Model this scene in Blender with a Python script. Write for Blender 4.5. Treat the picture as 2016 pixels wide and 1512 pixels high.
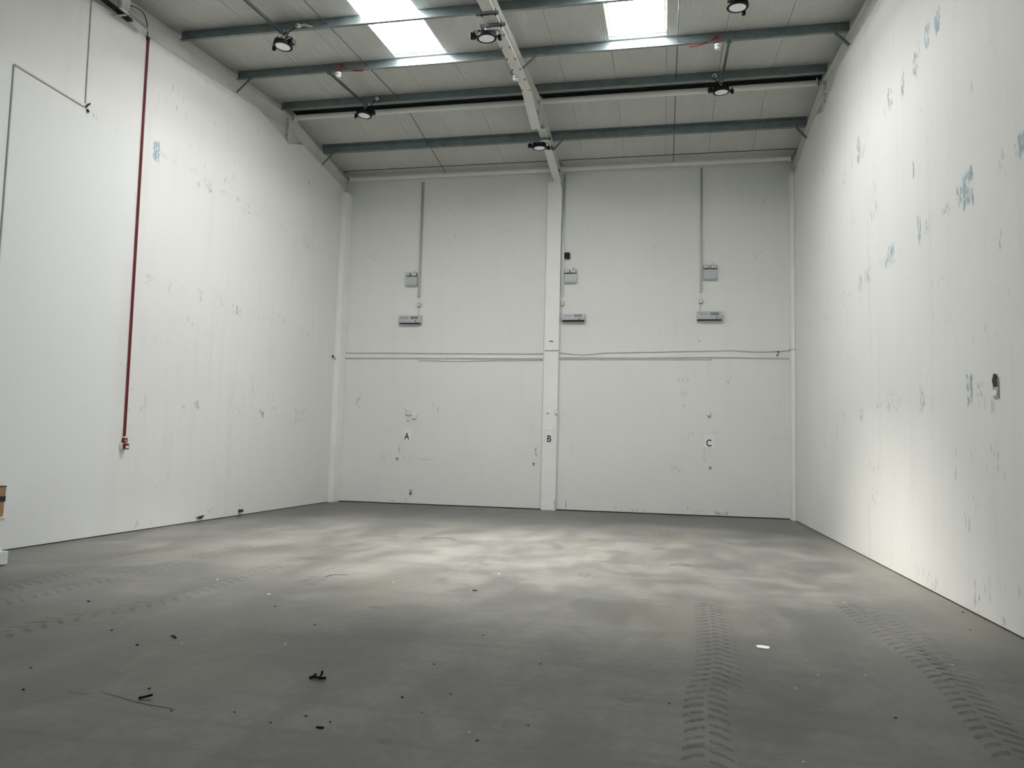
import bpy, bmesh, math, random
from mathutils import Vector, Matrix
random.seed(7)
for o in list(bpy.data.objects): bpy.data.objects.remove(o)
S = bpy.context.scene
COL = S.collection

# ------------------------------------------------------------------ camera
F_PX, YAW, PITCH, ROLL, CAM_H = 1472.34, 0.2006, 0.0850, 0.0267, 1.45
def cam_axes():
    cy, sy, cp, sp = math.cos(YAW), math.sin(YAW), math.cos(PITCH), math.sin(PITCH)
    f = Vector((-sy*cp, cy*cp, sp)); r = Vector((cy, sy, 0)); u = r.cross(f)
    cr, sr = math.cos(ROLL), math.sin(ROLL)
    return cr*r + sr*u, -sr*r + cr*u, f
RT, UP, FW = cam_axes()
cd = bpy.data.cameras.new('camera'); cam = bpy.data.objects.new('camera', cd); COL.objects.link(cam)
cd.sensor_width = 36.0; cd.lens = F_PX/2016*36; cd.clip_end = 200
cam.matrix_world = Matrix(((RT.x, UP.x, -FW.x, 0), (RT.y, UP.y, -FW.y, 0), (RT.z, UP.z, -FW.z, CAM_H), (0, 0, 0, 1)))
S.camera = cam

# ------------------------------------------------------------------ world, daylight, exposure
w = bpy.data.worlds.new('sky'); S.world = w; w.use_nodes = True
wb = w.node_tree.nodes['Background']; wb.inputs[0].default_value = (0.80, 0.90, 1.0, 1); wb.inputs[1].default_value = 1.0
SKYLIGHT_STRENGTH = 46.0
DOOR_POWER = 330.0
dl = bpy.data.lights.new('daylight_through_loading_door', 'AREA'); dl.shape = 'RECTANGLE'; dl.size = 6.0; dl.size_y = 4.6
dl.energy = DOOR_POWER; dl.color = (1.0, 0.99, 0.975)
dlo = bpy.data.objects.new('daylight_through_loading_door', dl); COL.objects.link(dlo)
dlo.location = (-2.6, -7.95, 2.45); dlo.rotation_euler = (math.radians(90), 0, math.radians(180))
sl = bpy.data.lights.new('bright_zenith_cloud', 'SUN'); sl.energy = 104.0; sl.angle = math.radians(49); sl.color = (1.0, .965, .89)
slo = bpy.data.objects.new('bright_zenith_cloud', sl); COL.objects.link(slo); slo.location = (0, 10, 30); slo.rotation_euler = (math.radians(-2), math.radians(-1.5), 0)
vs = S.view_settings; vs.view_transform = 'Standard'; vs.look = 'None'; vs.exposure = 0.58; vs.gamma = 1.0; vs.use_curve_mapping = False

# ------------------------------------------------------------------ room dimensions (metres)
XL, XR, YB, YF = -8.055, 2.910, 18.03, -8.0
RIDGE_Y = 14.463
def zf(y): return 8.683 + .104*(y-14.13)
def zb(y): return 8.545 - .104*(y-16.12)
def zr(y): return zf(y) if y < RIDGE_Y else zb(y)
XM = -2.585
def P(px, py, ax, val):
    d = FW + RT*((px-1008)/F_PX) - UP*((py-756)/F_PX); o = Vector((0, 0, CAM_H))
    return o + d*((val-o[ax])/d[ax])
SKEW = .0347                                      # the back wall is not quite square to the side walls
def B(px, py):
    d = FW + RT*((px-1008)/F_PX) - UP*((py-756)/F_PX)
    t = (YB - SKEW*XR)/(d.y - SKEW*d.x); return Vector((d.x*t, YB, CAM_H + d.z*t))
def PB(px, py, yp): return B(px, py) if yp == YB else P(px, py, 1, yp)
def shear_back(objs):
    bpy.context.view_layer.update()
    for o in objs:
        if o.type != 'MESH': continue
        mw = o.matrix_world.copy(); inv = mw.inverted()
        for v in o.data.vertices:
            q = mw @ v.co; q.y += SKEW*(q.x-XR); v.co = inv @ q
        o.data.update()
def L(px, py, off=0.0): return P(px, py, 0, XL+off)
def R(px, py, off=0.0): return P(px, py, 0, XR-off)
def G(px, py): return P(px, py, 2, 0.0)

# ------------------------------------------------------------------ mesh helpers
class MB:
    def __init__(s): s.bm = bmesh.new()
    def box(s, x0, x1, y0, y1, z0, z1, bev=0.0):
        vs_ = [s.bm.verts.new((x, y, z)) for x in (x0, x1) for y in (y0, y1) for z in (z0, z1)]
        fs = [(0, 1, 3, 2), (4, 6, 7, 5), (0, 4, 5, 1), (2, 3, 7, 6), (0, 2, 6, 4), (1, 5, 7, 3)]
        fl = [s.bm.faces.new([vs_[i] for i in f]) for f in fs]
        if bev:
            es = {e for f in fl for e in f.edges}
            bmesh.ops.bevel(s.bm, geom=list(es), offset=bev, segments=2, affect='EDGES', profile=.6)
        return s
    def prism(s, pts, ax, a0, a1):
        """polygon pts given in the two other axes (in xyz order), extruded along ax"""
        def mk(p, a):
            v = list(p); v.insert(ax, a); return s.bm.verts.new(v)
        A = [mk(p, a0) for p in pts]; Bv = [mk(p, a1) for p in pts]; n = len(pts)
        s.bm.faces.new(A); s.bm.faces.new(Bv[::-1])
        for i in range(n): s.bm.faces.new((A[i], Bv[i], Bv[(i+1) % n], A[(i+1) % n]))
        return s
    def tube(s, pts, r, n=8, caps=True):
        pts = [Vector(p) for p in pts]; rings = []
        for i, p in enumerate(pts):
            d = (pts[min(i+1, len(pts)-1)] - pts[max(i-1, 0)]).normalized()
            a = Vector((0, 0, 1)) if abs(d.z) < .9 else Vector((1, 0, 0))
            u = d.cross(a).normalized(); v = d.cross(u)
            rings.append([s.bm.verts.new(p + (u*math.cos(2*math.pi*k/n) + v*math.sin(2*math.pi*k/n))*r) for k in range(n)])
        for a, b in zip(rings, rings[1:]):
            for k in range(n): s.bm.faces.new((a[k], a[(k+1) % n], b[(k+1) % n], b[k]))
        if caps: s.bm.faces.new(rings[0][::-1]); s.bm.faces.new(rings[-1])
        return s
    def lathe(s, prof, n=24, c=(0, 0, 0), ax=2):
        c = Vector(c); rings = []
        for r, h in prof:
            ring = []
            for k in range(n):
                a = 2*math.pi*k/n; v = [math.cos(a)*r, math.sin(a)*r]; v.insert(ax, h)
                ring.append(s.bm.verts.new(c + Vector(v)))
            rings.append(ring)
        for a, b in zip(rings, rings[1:]):
            for k in range(n): s.bm.faces.new((a[k], a[(k+1) % n], b[(k+1) % n], b[k]))
        s.bm.faces.new(rings[0][::-1]); s.bm.faces.new(rings[-1])
        return s
    def quad(s, a, b, c, d):
        s.bm.faces.new([s.bm.verts.new(v) for v in (a, b, c, d)]); return s
    def poly(s, pts): s.bm.faces.new([s.bm.verts.new(v) for v in pts]); return s
    def strip(s, path, x0, x1, th):
        """flat bar following a (y,z) path, between x0 and x1, thickness th downwards"""
        top = [(y, z) for y, z in path]; bot = [(y, z-th) for y, z in path]
        for (y0, z0), (y1, z1) in zip(path, path[1:]):
            s.prism([(y0, z0), (y1, z1), (y1, z1-th), (y0, z0-th)], 0, x0, x1)
        return s
    def build(s, name, m, parent=None, smooth=False, recalc=True):
        if recalc: bmesh.ops.recalc_face_normals(s.bm, faces=s.bm.faces[:])
        me = bpy.data.meshes.new(name); s.bm.to_mesh(me); s.bm.free()
        if smooth:
            me.polygons.foreach_set('use_smooth', [True]*len(me.polygons))
            me.set_sharp_from_angle(angle=math.radians(40))
        me.materials.append(m)
        o = bpy.data.objects.new(name, me); COL.objects.link(o)
        if parent: o.parent = parent
        return o
def tag(o, label, cat, group=None):
    o['label'] = label; o['category'] = cat
    if group: o['group'] = group
    return o
def empty(name, label=None, cat=None, group=None, loc=(0, 0, 0)):
    o = bpy.data.objects.new(name, None); COL.objects.link(o); o.location = loc; o.empty_display_size = .1
    if label: tag(o, label, cat, group)
    return o
def struct(o): o['kind'] = 'structure'; return o
def copy_tree(o, parent=None):
    c = o.copy(); COL.objects.link(c); c.parent = parent
    for ch in list(o.children): copy_tree(ch, c)
    return c

# ------------------------------------------------------------------ materials
def nm(name):
    m = bpy.data.materials.new(name); m.use_nodes = True
    return m, m.node_tree, m.node_tree.nodes['Principled BSDF']
def noise(t, scale, detail=4, rough=.6, vec=None, dist=0):
    n = t.nodes.new('ShaderNodeTexNoise'); n.inputs['Scale'].default_value = scale; n.inputs['Detail'].default_value = detail
    n.inputs['Roughness'].default_value = rough; n.inputs['Distortion'].default_value = dist
    if vec is not None: t.links.new(vec, n.inputs['Vector'])
    return n.outputs['Fac']
def mapping(t, src, scale=(1, 1, 1), rot=(0, 0, 0), loc=(0, 0, 0)):
    n = t.nodes.new('ShaderNodeMapping'); n.inputs['Scale'].default_value = scale; n.inputs['Rotation'].default_value = rot; n.inputs['Location'].default_value = loc
    t.links.new(src, n.inputs['Vector']); return n.outputs[0]
def ramp(t, fac, stops):
    n = t.nodes.new('ShaderNodeValToRGB'); e = n.color_ramp.elements
    while len(e) < len(stops): e.new(.5)
    for k, (p, c) in enumerate(stops):
        e[k].position = p; e[k].color = (c, c, c, 1) if isinstance(c, (int, float)) else (*c, 1)
    t.links.new(fac, n.inputs[0]); return n.outputs[0]
def mix(t, fac, a, b, mode='MIX'):
    n = t.nodes.new('ShaderNodeMix'); n.data_type = 'RGBA'; n.blend_type = mode
    for v, i in ((fac, 0), (a, 6), (b, 7)):
        if isinstance(v, (int, float)): n.inputs[i].default_value = v
        elif isinstance(v, tuple): n.inputs[i].default_value = (*v, 1)
        else: t.links.new(v, n.inputs[i])
    return n.outputs[2]
def math_(t, op, a, b=None, c=None, clamp=False):
    n = t.nodes.new('ShaderNodeMath'); n.operation = op; n.use_clamp = clamp
    for i, v in enumerate((a, b, c)):
        if v is None: continue
        if isinstance(v, (int, float)): n.inputs[i].default_value = v
        else: t.links.new(v, n.inputs[i])
    return n.outputs[0]
def objcoord(t): return t.nodes.new('ShaderNodeTexCoord').outputs['Object']
def bump(t, h, bsdf, strength=.2, dist=.01):
    n = t.nodes.new('ShaderNodeBump'); n.inputs['Strength'].default_value = strength; n.inputs['Distance'].default_value = dist
    t.links.new(h, n.inputs['Height']); t.links.new(n.outputs[0], bsdf.inputs['Normal'])
def plain(name, col, rough=.5, metal=0.0, var=.12, scale=6, spec=None):
    m, t, b = nm(name); c = objcoord(t); f = noise(t, scale, 5, .6, c)
    lo = tuple(x*(1-var) for x in col); hi = tuple(min(1, x*(1+var)) for x in col)
    t.links.new(ramp(t, f, [(.3, lo), (.7, hi)]), b.inputs['Base Color'])
    b.inputs['Roughness'].default_value = rough; b.inputs['Metallic'].default_value = metal
    if spec is not None: b.inputs['Specular IOR Level'].default_value = spec
    return m
def wall_mat(name, base, wear=1.0, fresh=False):
    m, t, b = nm(name); c = objcoord(t)
    big = noise(t, .35, 4, .55, c)
    col = ramp(t, big, [(.3, tuple(x*.965 for x in base)), (.7, tuple(min(1, x*1.02) for x in base))])
    st = noise(t, 1.0, 6, .65, mapping(t, c, (4.5, 4.5, .35)))            # vertical rubbed streaks
    col = mix(t, ramp(t, st, [(.52, 0.0), (.75, .22*wear)]), col, (.60, .61, .60))
    sp = noise(t, 9.0, 3, .5, mapping(t, c, (1, 1, .45)))                  # small scuffs
    gate = noise(t, .8, 3, .6, c)
    spm = math_(t, 'MULTIPLY', ramp(t, sp, [(.69, 0.0), (.76, .55*wear)]), ramp(t, gate, [(.42, 0.0), (.62, 1.0)]))
    col = mix(t, spm, col, (.47, .50, .50))
    if fresh:                                     # newer, smoother coat up to the red conduit and below the grey one
        sp_ = t.nodes.new('ShaderNodeSeparateXYZ'); t.links.new(c, sp_.inputs[0]); wob = math_(t, 'MULTIPLY_ADD', big, .8, -.4)
        my = math_(t, 'MULTIPLY_ADD', math_(t, 'SUBTRACT', math_(t, 'ADD', wob, 9.75), sp_.outputs[1]), 2.5, .5, clamp=True)
        mz = math_(t, 'MULTIPLY_ADD', math_(t, 'SUBTRACT', math_(t, 'ADD', wob, 5.9), sp_.outputs[2]), 1.5, .5, clamp=True)
        col = mix(t, math_(t, 'MULTIPLY', math_(t, 'MULTIPLY', my, mz), .85), col, (.815, .835, .845))
    t.links.new(col, b.inputs['Base Color'])
    b.inputs['Roughness'].default_value = .62; b.inputs['Specular IOR Level'].default_value = .3
    bump(t, noise(t, 60, 3, .6, c), b, .10, .004)
    return m
M = {}
M['wall'] = wall_mat('white_wall_paint', (.81, .815, .785))
M['wall_left'] = wall_mat('white_left_wall_paint', (.81, .815, .785), 1.0, True)
M['wall_back'] = wall_mat('white_back_wall_paint', (.79, .795, .765), .6)
M['steel_white'] = plain('white_painted_steel', (.70, .70, .66), .45, 0, .05, 3)
M['casing'] = plain('white_column_paint', (.86, .865, .84), .55, 0, .03, 2)
M['panel'] = plain('roof_liner_off_white', (.56, .565, .53), .5, 0, .05, 1.2)
M['deck'] = plain('roof_deck', (.4, .4, .4), .7)
M['flash'] = plain('roof_flashing', (.60, .60, .565), .5, 0, .04, 2)
M['galv'] = plain('galvanised_steel', (.24, .285, .29), .38, .75, .16, 5)
M['galv_shade'] = plain('shade_darkened_steel', (.035, .045, .05), .5, .4, .15, 5)  # purlin steel with the shade behind the ridge painted into its colour
M['galv_bright'] = plain('bright_galvanised_steel', (.55, .58, .58), .33, .85, .12, 30)
M['galv_pale'] = plain('pale_galvanised_sheet', (.72, .74, .78), .35, .3, .08, 20)
M['rod'] = plain('dark_steel_rod', (.045, .05, .05), .5, .5)
M['black'] = plain('black_powder_coat', (.007, .0075, .008), .5, spec=.2)
M['dark'] = plain('dark_void', (.03, .03, .028), .8)
M['grey'] = plain('grey_enclosure', (.50, .53, .54), .4, 0, .04)
M['grey_dk'] = plain('dark_grey_grille', (.20, .22, .215), .5)
M['plastic'] = plain('white_plastic', (.80, .80, .77), .4, 0, .03)
M['plastic_pipe'] = plain('painted_conduit', (.72, .725, .70), .5, 0, .04)
M['pale_conduit'] = plain('pale_grey_conduit', (.58, .58, .56), .5, 0, .06)
M['conduit'] = plain('grey_conduit', (.46, .46, .44), .5, .2, .08)
M['red'] = plain('red_plastic', (.21, .008, .014), .4, 0, .12)
M['red_cable'] = plain('red_cable', (.38, .02, .03), .45)
M['paper'] = plain('paper', (.84, .84, .83), .6, 0, .02)
M['ink'] = plain('black_ink', (.015, .015, .015), .6)
M['card'] = plain('brown_cardboard', (.36, .22, .10), .7, 0, .1)
M['tape'] = plain('black_tape', (.015, .015, .018), .3)
M['cab'] = plain('white_laminate', (.80, .80, .79), .4, 0, .02)
M['cab_base'] = plain('pale_grey_laminate', (.62, .66, .69), .4, 0, .02)
M['scuff_blue'] = plain('blue_scuff', (.38, .51, .57), .7, 0, .3, 40)
M['scuff_grey'] = plain('grey_scuff', (.44, .46, .46), .7, 0, .3, 40)
M['scuff_pale'] = plain('pale_grey_scuff', (.62, .635, .63), .7, 0, .15, 40)
def emit(name, col, s, base=(.8, .8, .8)):
    m, t, b = nm(name); b.inputs['Base Color'].default_value = (*base, 1)
    c = objcoord(t); f = noise(t, 2.2, 3, .5, c)
    t.links.new(ramp(t, f, [(.3, tuple(x*.92 for x in col)), (.7, col)]), b.inputs['Emission Color'])
    b.inputs['Emission Strength'].default_value = s; b.inputs['Roughness'].default_value = .3; return m
M['sky_pane'] = emit('daylit_translucent_sheet', (1.0, 1.0, .985), SKYLIGHT_STRENGTH)
t_ = M['sky_pane'].node_tree; tr_ = t_.nodes.new('ShaderNodeBsdfTransparent'); tr_.inputs[0].default_value = (1, 1, 1, 1); mx_ = t_.nodes.new('ShaderNodeMixShader')
mx_.inputs[0].default_value = .5; t_.links.new(t_.nodes['Principled BSDF'].outputs[0], mx_.inputs[1]); t_.links.new(tr_.outputs[0], mx_.inputs[2]); t_.links.new(mx_.outputs[0], t_.nodes['Material Output'].inputs[0])
M['lens'] = emit('frosted_lamp_lens', (.96, .97, 1.0), .05, (.85, .86, .88))

def floor_mat():
    m, t, b = nm('concrete_floor'); c = objcoord(t)
    sep = t.nodes.new('ShaderNodeSeparateXYZ'); t.links.new(c, sep.inputs[0]); X, Y = sep.outputs[0], sep.outputs[1]
    n1 = noise(t, .32, 6, .62, c, .4); n2 = noise(t, 1.6, 7, .68, mapping(t, c, (1, .6, 1), (0, 0, .5)), .3); n3 = noise(t, 14, 6, .7, c)
    col = ramp(t, n1, [(.38, (.235, .235, .228)), (.5, (.315, .312, .300)), (.62, (.395, .390, .370))])
    col = mix(t, ramp(t, n2, [(.38, .75), (.52, 0.0)]), col, (.19, .19, .187))
    col = mix(t, ramp(t, n2, [(.50, 0.0), (.64, .60)]), col, (.47, .463, .43))
    tan = noise(t, .55, 4, .55, mapping(t, c, (1, 1, 1), (0, 0, 0), (13, 5, 0)))
    col = mix(t, ramp(t, tan, [(.56, 0.0), (.70, .45)]), col, (.37, .315, .235))
    blu = noise(t, .7, 4, .55, mapping(t, c, (1, 1, 1), (0, 0, 0), (3, 25, 0)))
    col = mix(t, ramp(t, blu, [(.60, 0.0), (.74, .30)]), col, (.31, .335, .36))
    col = mix(t, .5, col, ramp(t, n3, [(.25, (.62, .62, .62)), (.75, (1.30, 1.30, 1.30))]), 'MULTIPLY')
    st = noise(t, 1.0, 5, .7, mapping(t, c, (.45, 5, 1), (0, 0, .25)))          # broom and tyre smears
    col = mix(t, ramp(t, st, [(.50, 0.0), (.64, .40)]), col, (.18, .18, .176))
    # bands along lines a -> b: worn dark traffic lanes, then pale bands
    def lane(ax, ay, bx_, by, wdt, amt, colr, col):
        dx, dy = bx_-ax, by-ay; Ln = math.hypot(dx, dy); nx, ny = -dy/Ln, dx/Ln
        d = math_(t, 'ADD', math_(t, 'MULTIPLY', X, nx), math_(t, 'MULTIPLY_ADD', Y, ny, -(ax*nx+ay*ny)))
        d = math_(t, 'ADD', d, math_(t, 'MULTIPLY_ADD', n2, .5, -.25))
        d = math_(t, 'DIVIDE', math_(t, 'ABSOLUTE', d), wdt)
        f = math_(t, 'MULTIPLY', math_(t, 'SUBTRACT', 1.0, d, clamp=True), math_(t, 'MULTIPLY', ramp(t, n2, [(.3, 1.0), (.7, .4)]), amt))
        return mix(t, f, col, colr)
    for px0, px1, wd, am, cc in (((0, 1150), (640, 1000), .55, .8, (.17, .17, .165)), ((0, 1215), (560, 1075), .35, .4, (.20, .20, .195)),
                                 ((640, 1120), (860, 1045), .25, .35, (.44, .435, .40)), ((1640, 1080), (1900, 1230), .22, .6, (.44, .43, .40))):
        a, bb = G(*px0), G(*px1); col = lane(a.x, a.y, bb.x, bb.y, wd, am, cc, col)
    # dusty tan edge along the right wall
    e = math_(t, 'DIVIDE', math_(t, 'SUBTRACT', XR, X), .55); e = math_(t, 'SUBTRACT', 1.0, e, clamp=True)
    col = mix(t, math_(t, 'MULTIPLY', e, .55), col, (.36, .325, .26))
    sp = noise(t, 26, 2, .5, c)
    col = mix(t, ramp(t, sp, [(.74, 0.0), (.79, .6)]), col, (.10, .10, .10))
    col = mix(t, 1.0, col, (.405, .402, .394), 'MULTIPLY')
    t.links.new(col, b.inputs['Base Color'])
    rr = math_(t, 'MULTIPLY_ADD', n2, .28, .30); t.links.new(rr, b.inputs['Roughness'])
    b.inputs['Specular IOR Level'].default_value = .45
    bump(t, n3, b, .12, .004)
    return m
M['floor'] = floor_mat()
def decal(name, col, amt, scale=18, lo=.35, hi=.65):
    """thin worn dust print: noise decides where the print still sticks to the slab"""
    m, t, b = nm(name); c = objcoord(t); b.inputs['Base Color'].default_value = (*col, 1); b.inputs['Roughness'].default_value = .7
    tr = t.nodes.new('ShaderNodeBsdfTransparent'); ms = t.nodes.new('ShaderNodeMixShader')
    a = math_(t, 'MULTIPLY', ramp(t, noise(t, scale, 5, .7, c), [(lo, .15), (hi, 1.0)]), ramp(t, noise(t, 1.1, 4, .6, c), [(.3, amt*.45), (.65, amt)]))
    t.links.new(a, ms.inputs[0]); t.links.new(tr.outputs[0], ms.inputs[1]); t.links.new(b.outputs[0], ms.inputs[2])
    t.links.new(ms.outputs[0], t.nodes['Material Output'].inputs[0]); return m
M['tyre'] = decal('rubber_dust_print', (.10, .10, .098), .62)
M['tyre_faint'] = decal('faint_rubber_dust_print', (.12, .12, .118), .42)
M['chalk'] = decal('pale_floor_scrape', (.36, .36, .35), .28, 30, .45, .75)
M['stain'] = decal('dark_floor_stain', (.10, .10, .10), .40, 22, .42, .68)

# ------------------------------------------------------------------ floor and walls
floor = struct(MB().box(XL-.3, XR+.3, YF-.3, YB+.3, -.2, 0).build('floor', M['floor']))
CUT = .47      # rafter underside below the liner
def rafter_bottom(y0, y1, cut=CUT):
    pts = [(y0, zf(y0)-cut), (13.25, zf(13.25)-cut), (14.40, 7.925), (14.52, 7.925), (15.15, zb(15.15)-cut-.02), (y1, zb(y1)-cut-(.05 if cut == CUT else 0))]
    return pts
TOPB = .11
for nme, x0, x1, xi0, xi1 in (('wall_left', XL-.32, XL, XL-.32, XL-.13), ('wall_right', XR, XR+.32, XR+.13, XR+.32)):
    low = [(YF-.3, .012), (YB+.3, .012)] + [(y, z) for y, z in reversed(rafter_bottom(YF-.3, YB+.3))]
    wl = struct(MB().prism(low, 0, x0, x1).build(nme, M['wall_left' if nme == 'wall_left' else 'wall']))
    up = [(y, z-.02) for y, z in rafter_bottom(YF-.3, YB+.3)] + [(YB+.3, zb(YB+.3)+.09), (RIDGE_Y, zf(RIDGE_Y)+.09), (YF-.3, zf(YF-.3)+.09)]
    MB().prism(up, 0, xi0, xi1).build('gable_infill', M['wall'], wl)
    xs = (x0, x1-.012) if nme == 'wall_left' else (x0+.012, x1)
    MB().box(xs[0], xs[1], YF, YB, 0, .012).build('floor_joint', M['dark'], wl)
wall_left, wall_right = bpy.data.objects['wall_left'], bpy.data.objects['wall_right']
wall_back = struct(MB().box(XL-.32, XR+.32, YB, YB+.3, .022, zb(YB)+.10).build('wall_back', M['wall_back']))
MB().box(XL, XR, YB+.015, YB+.3, 0, .022).build('floor_joint', M['dark'], wall_back)
wf = MB()                                         # wall behind the camera with the loading-door opening
for x0, x1, z0, z1 in ((XL, -5.7, 0, zf(YF)+.09), (.5, XR, 0, zf(YF)+.09), (-5.7, .5, 4.9, zf(YF)+.09)): wf.box(x0, x1, YF-.3, YF, z0, z1)
struct(wf.build('wall_front', M['wall']))

# ------------------------------------------------------------------ ceiling: deck, liner panels, skylights
SEAM0, PW = -7.765, .971                          # first seam and cover width
seams = [XL-.13] + [SEAM0 + PW*k for k in range(11)] + [XR+.13]
SKY = {4-1: 1, 8-1: 2}                            # panel columns that are rooflights (x -4.85.. and -0.97..)
SK_Y0, SK_Y1 = 9.10, 12.40
ceiling = MB()
def slab(mb, x0, x1, y0, y1, lo, hi): mb.prism([(y0, zr(y0)+lo), (y1, zr(y1)+lo), (y1, zr(y1)+hi), (y0, zr(y0)+hi)], 0, x0, x1)
sky_cols = [(seams[i], seams[i+1]) for i in range(len(seams)-1) if abs(seams[i]+4.852) < .03 or abs(seams[i]+.968) < .03]
xs = [XL-.32] + [v for c in sky_cols for v in c] + [XR+.32]
for k in range(len(xs)-1):
    if k % 2 == 0: slab(ceiling, xs[k], xs[k+1], YF-.3, RIDGE_Y, .092, .13)
    else:
        slab(ceiling, xs[k], xs[k+1], YF-.3, SK_Y0, .092, .13); slab(ceiling, xs[k], xs[k+1], SK_Y1, RIDGE_Y, .092, .13)
ceiling.prism([(RIDGE_Y, zb(RIDGE_Y)+.092), (YB+.3, zb(YB+.3)+.092), (YB+.3, zb(YB+.3)+.13), (RIDGE_Y, zb(RIDGE_Y)+.13)], 0, xs[0], xs[-1])
ceiling = struct(ceiling.build('ceiling', M['deck']))
def liner(wd, y0, y1, f):
    """micro-ribbed liner sheet, x from 0 to wd"""
    mb = MB(); n = max(2, int(wd/.040)); prof = []
    for k in range(n):
        a = k*wd/n; s = wd/n
        prof += [(a, 0), (a+s*.42, 0), (a+s*.55, .0035), (a+s*.87, .0035)]
    prof.append((wd, 0))
    poly = prof + [(wd, .09), (0, .09)]
    A = [mb.bm.verts.new((x, y0, f(y0)+z)) for x, z in poly]; Bv = [mb.bm.verts.new((x, y1, f(y1)+z)) for x, z in poly]
    mb.bm.faces.new(A); mb.bm.faces.new(Bv[::-1])
    for i in range(len(poly)): mb.bm.faces.new((A[i], Bv[i], Bv[(i+1) % len(poly)], A[(i+1) % len(poly)]))
    return mb
cache = {}
GAP = .007
for i in range(len(seams)-1):
    x0, x1 = seams[i], seams[i+1]; sky = any(abs(x0-c[0]) < .01 for c in sky_cols)
    segs = [(YF-.2, SK_Y0-.0, zf), (SK_Y1, RIDGE_Y-.004, zf)] if sky else [(YF-.2, RIDGE_Y-.004, zf)]
    segs.append((RIDGE_Y+.004, 17.42, zb))
    for y0, y1, f in segs:
        wd = round(x1-x0-GAP, 3); key = (wd, y0, y1)
        if key not in cache:
            o = liner(wd, y0, y1, f).build('liner_panel', M['panel'], ceiling); cache[key] = o.data
        else:
            o = bpy.data.objects.new('liner_panel', cache[key]); COL.objects.link(o); o.parent = ceiling
        o.location.x = x0+GAP/2
for x0, x1 in ((XL+.02, XM-.12), (XM+.12, XR-.02)):    # closing flashing between liner and back wall
    MB().prism([(17.435, zb(17.435)-.002), (YB+.05, zb(YB+.05)-.002), (YB+.05, zb(YB)+.09), (17.435, zb(17.435)+.09)], 0, x0, x1).build('eaves_flashing', M['flash'], ceiling)
    MB().prism([(17.415, zb(17.415)-.003), (17.44, zb(17.44)-.003), (17.44, zb(17.44)+.05), (17.415, zb(17.415)+.05)], 0, x0, x1).build('eaves_gap', M['dark'], ceiling)
PUR_F = [14.13, 12.453, 10.756, 9.06, 7.37]; PUR_B = [14.66, 16.12]
for n_, (x0, x1) in enumerate(sky_cols):
    wdw = struct(empty('window_%d' % (n_+1), loc=((x0+x1)/2, 9, zf(9))))
    def ch(mb, name, mt, **k):
        o = mb.build(name, mt, wdw, **k); o.location = -Vector(wdw.location); return o
    ys = [SK_Y1] + [y for y in PUR_F if SK_Y0 < y < SK_Y1] + [SK_Y0]
    for a, b_ in zip(ys, ys[1:]):
        lo, hi = b_+.035, a-.035
        mb = MB(); n = 36; rows = []
        for y in (lo, hi):
            rows.append([mb.bm.verts.new((x0+.045+(x1-x0-.09)*k/n, y, zf(y)+.072+.012*math.sin(k/n*2*math.pi*6))) for k in range(n+1)])
        for k in range(n): mb.bm.faces.new((rows[0][k], rows[0][k+1], rows[1][k+1], rows[1][k]))
        ch(mb, 'rooflight_pane', M['sky_pane'], smooth=True)
    for y in ys:
        c0, c1 = (y-.04, y+.04) if y not in (SK_Y0, SK_Y1) else ((y-.05, y) if y == SK_Y1 else (y, y+.05))
        ch(MB().prism([(c0, zf(c0)+.045), (c1, zf(c1)+.045), (c1, zf(c1)+.10), (c0, zf(c0)+.10)], 0, x0+.004, x1-.004), 'cross_bar', M['flash'])
    for xa, xb in ((x0+.004, x0+.05), (x1-.05, x1-.004)):
        ch(MB().prism([(SK_Y0, zf(SK_Y0)+.05), (SK_Y1, zf(SK_Y1)+.05), (SK_Y1, zf(SK_Y1)+.095), (SK_Y0, zf(SK_Y0)+.095)], 0, xa, xb), 'side_frame', M['flash'])

# ------------------------------------------------------------------ purlins
PD = .18
PNAME = {14.13: 'galvanised steel purlin just in front of the roof ridge, above the white ridge tube',
         12.453: 'galvanised steel purlin carrying red cable loops, below the lower ends of the rooflights',
         10.756: 'galvanised steel purlin crossing the rooflights near the top of the picture',
         9.06: 'galvanised steel purlin over the front part of the hall, next behind the uppermost visible one',
         7.37: 'galvanised steel purlin nearest the camera, overhead',
         14.66: 'shaded galvanised steel purlin just behind the roof ridge',
         16.12: 'galvanised steel purlin on the rear slope, closest to the back wall'}
purlins = {}
for y in PUR_F + PUR_B:
    s = 1 if y < RIDGE_Y else -1                  # top flange points to the ridge, bottom flange away from it
    z1 = zr(y)-.002; z0 = z1-(.13 if y == 14.66 else PD); t_ = .004; fl = .065; lip = .018
    sl = .104
    def q(dy, dz): return (y+s*dy, dz + sl*dy)    # follow the slope
    sec = [q(-fl, z0), q(-fl, z0+lip), q(-fl+t_, z0+lip), q(-fl+t_, z0+t_), q(0, z0+t_), q(0, z1), q(fl, z1), q(fl, z1-lip), q(fl-t_, z1-lip), q(fl-t_, z1-t_), q(t_, z1-t_), q(t_, z0)]
    o = MB().prism(sec, 0, XL-.005, XR+.005).build('steel_purlin', M['galv_shade' if y == 14.66 else 'galv']); tag(o, PNAME[y], 'beam', 'roof purlins'); purlins[y] = o
    for xa in (XL+.01, XR-.07):                   # cleat at each end
        MB().box(xa, xa+.06, y+.006, y+.02, z0+.02, z1-.03).build('end_cleat', M['galv'], o)
    MB().prism([(y-s*.006+0, z0+.012), (y-s*.006, z1-.02), (y, z1-.02), (y, z0+.012)], 0, XM+.02, XM+.42).build('sleeve', M['galv'], o)

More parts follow.
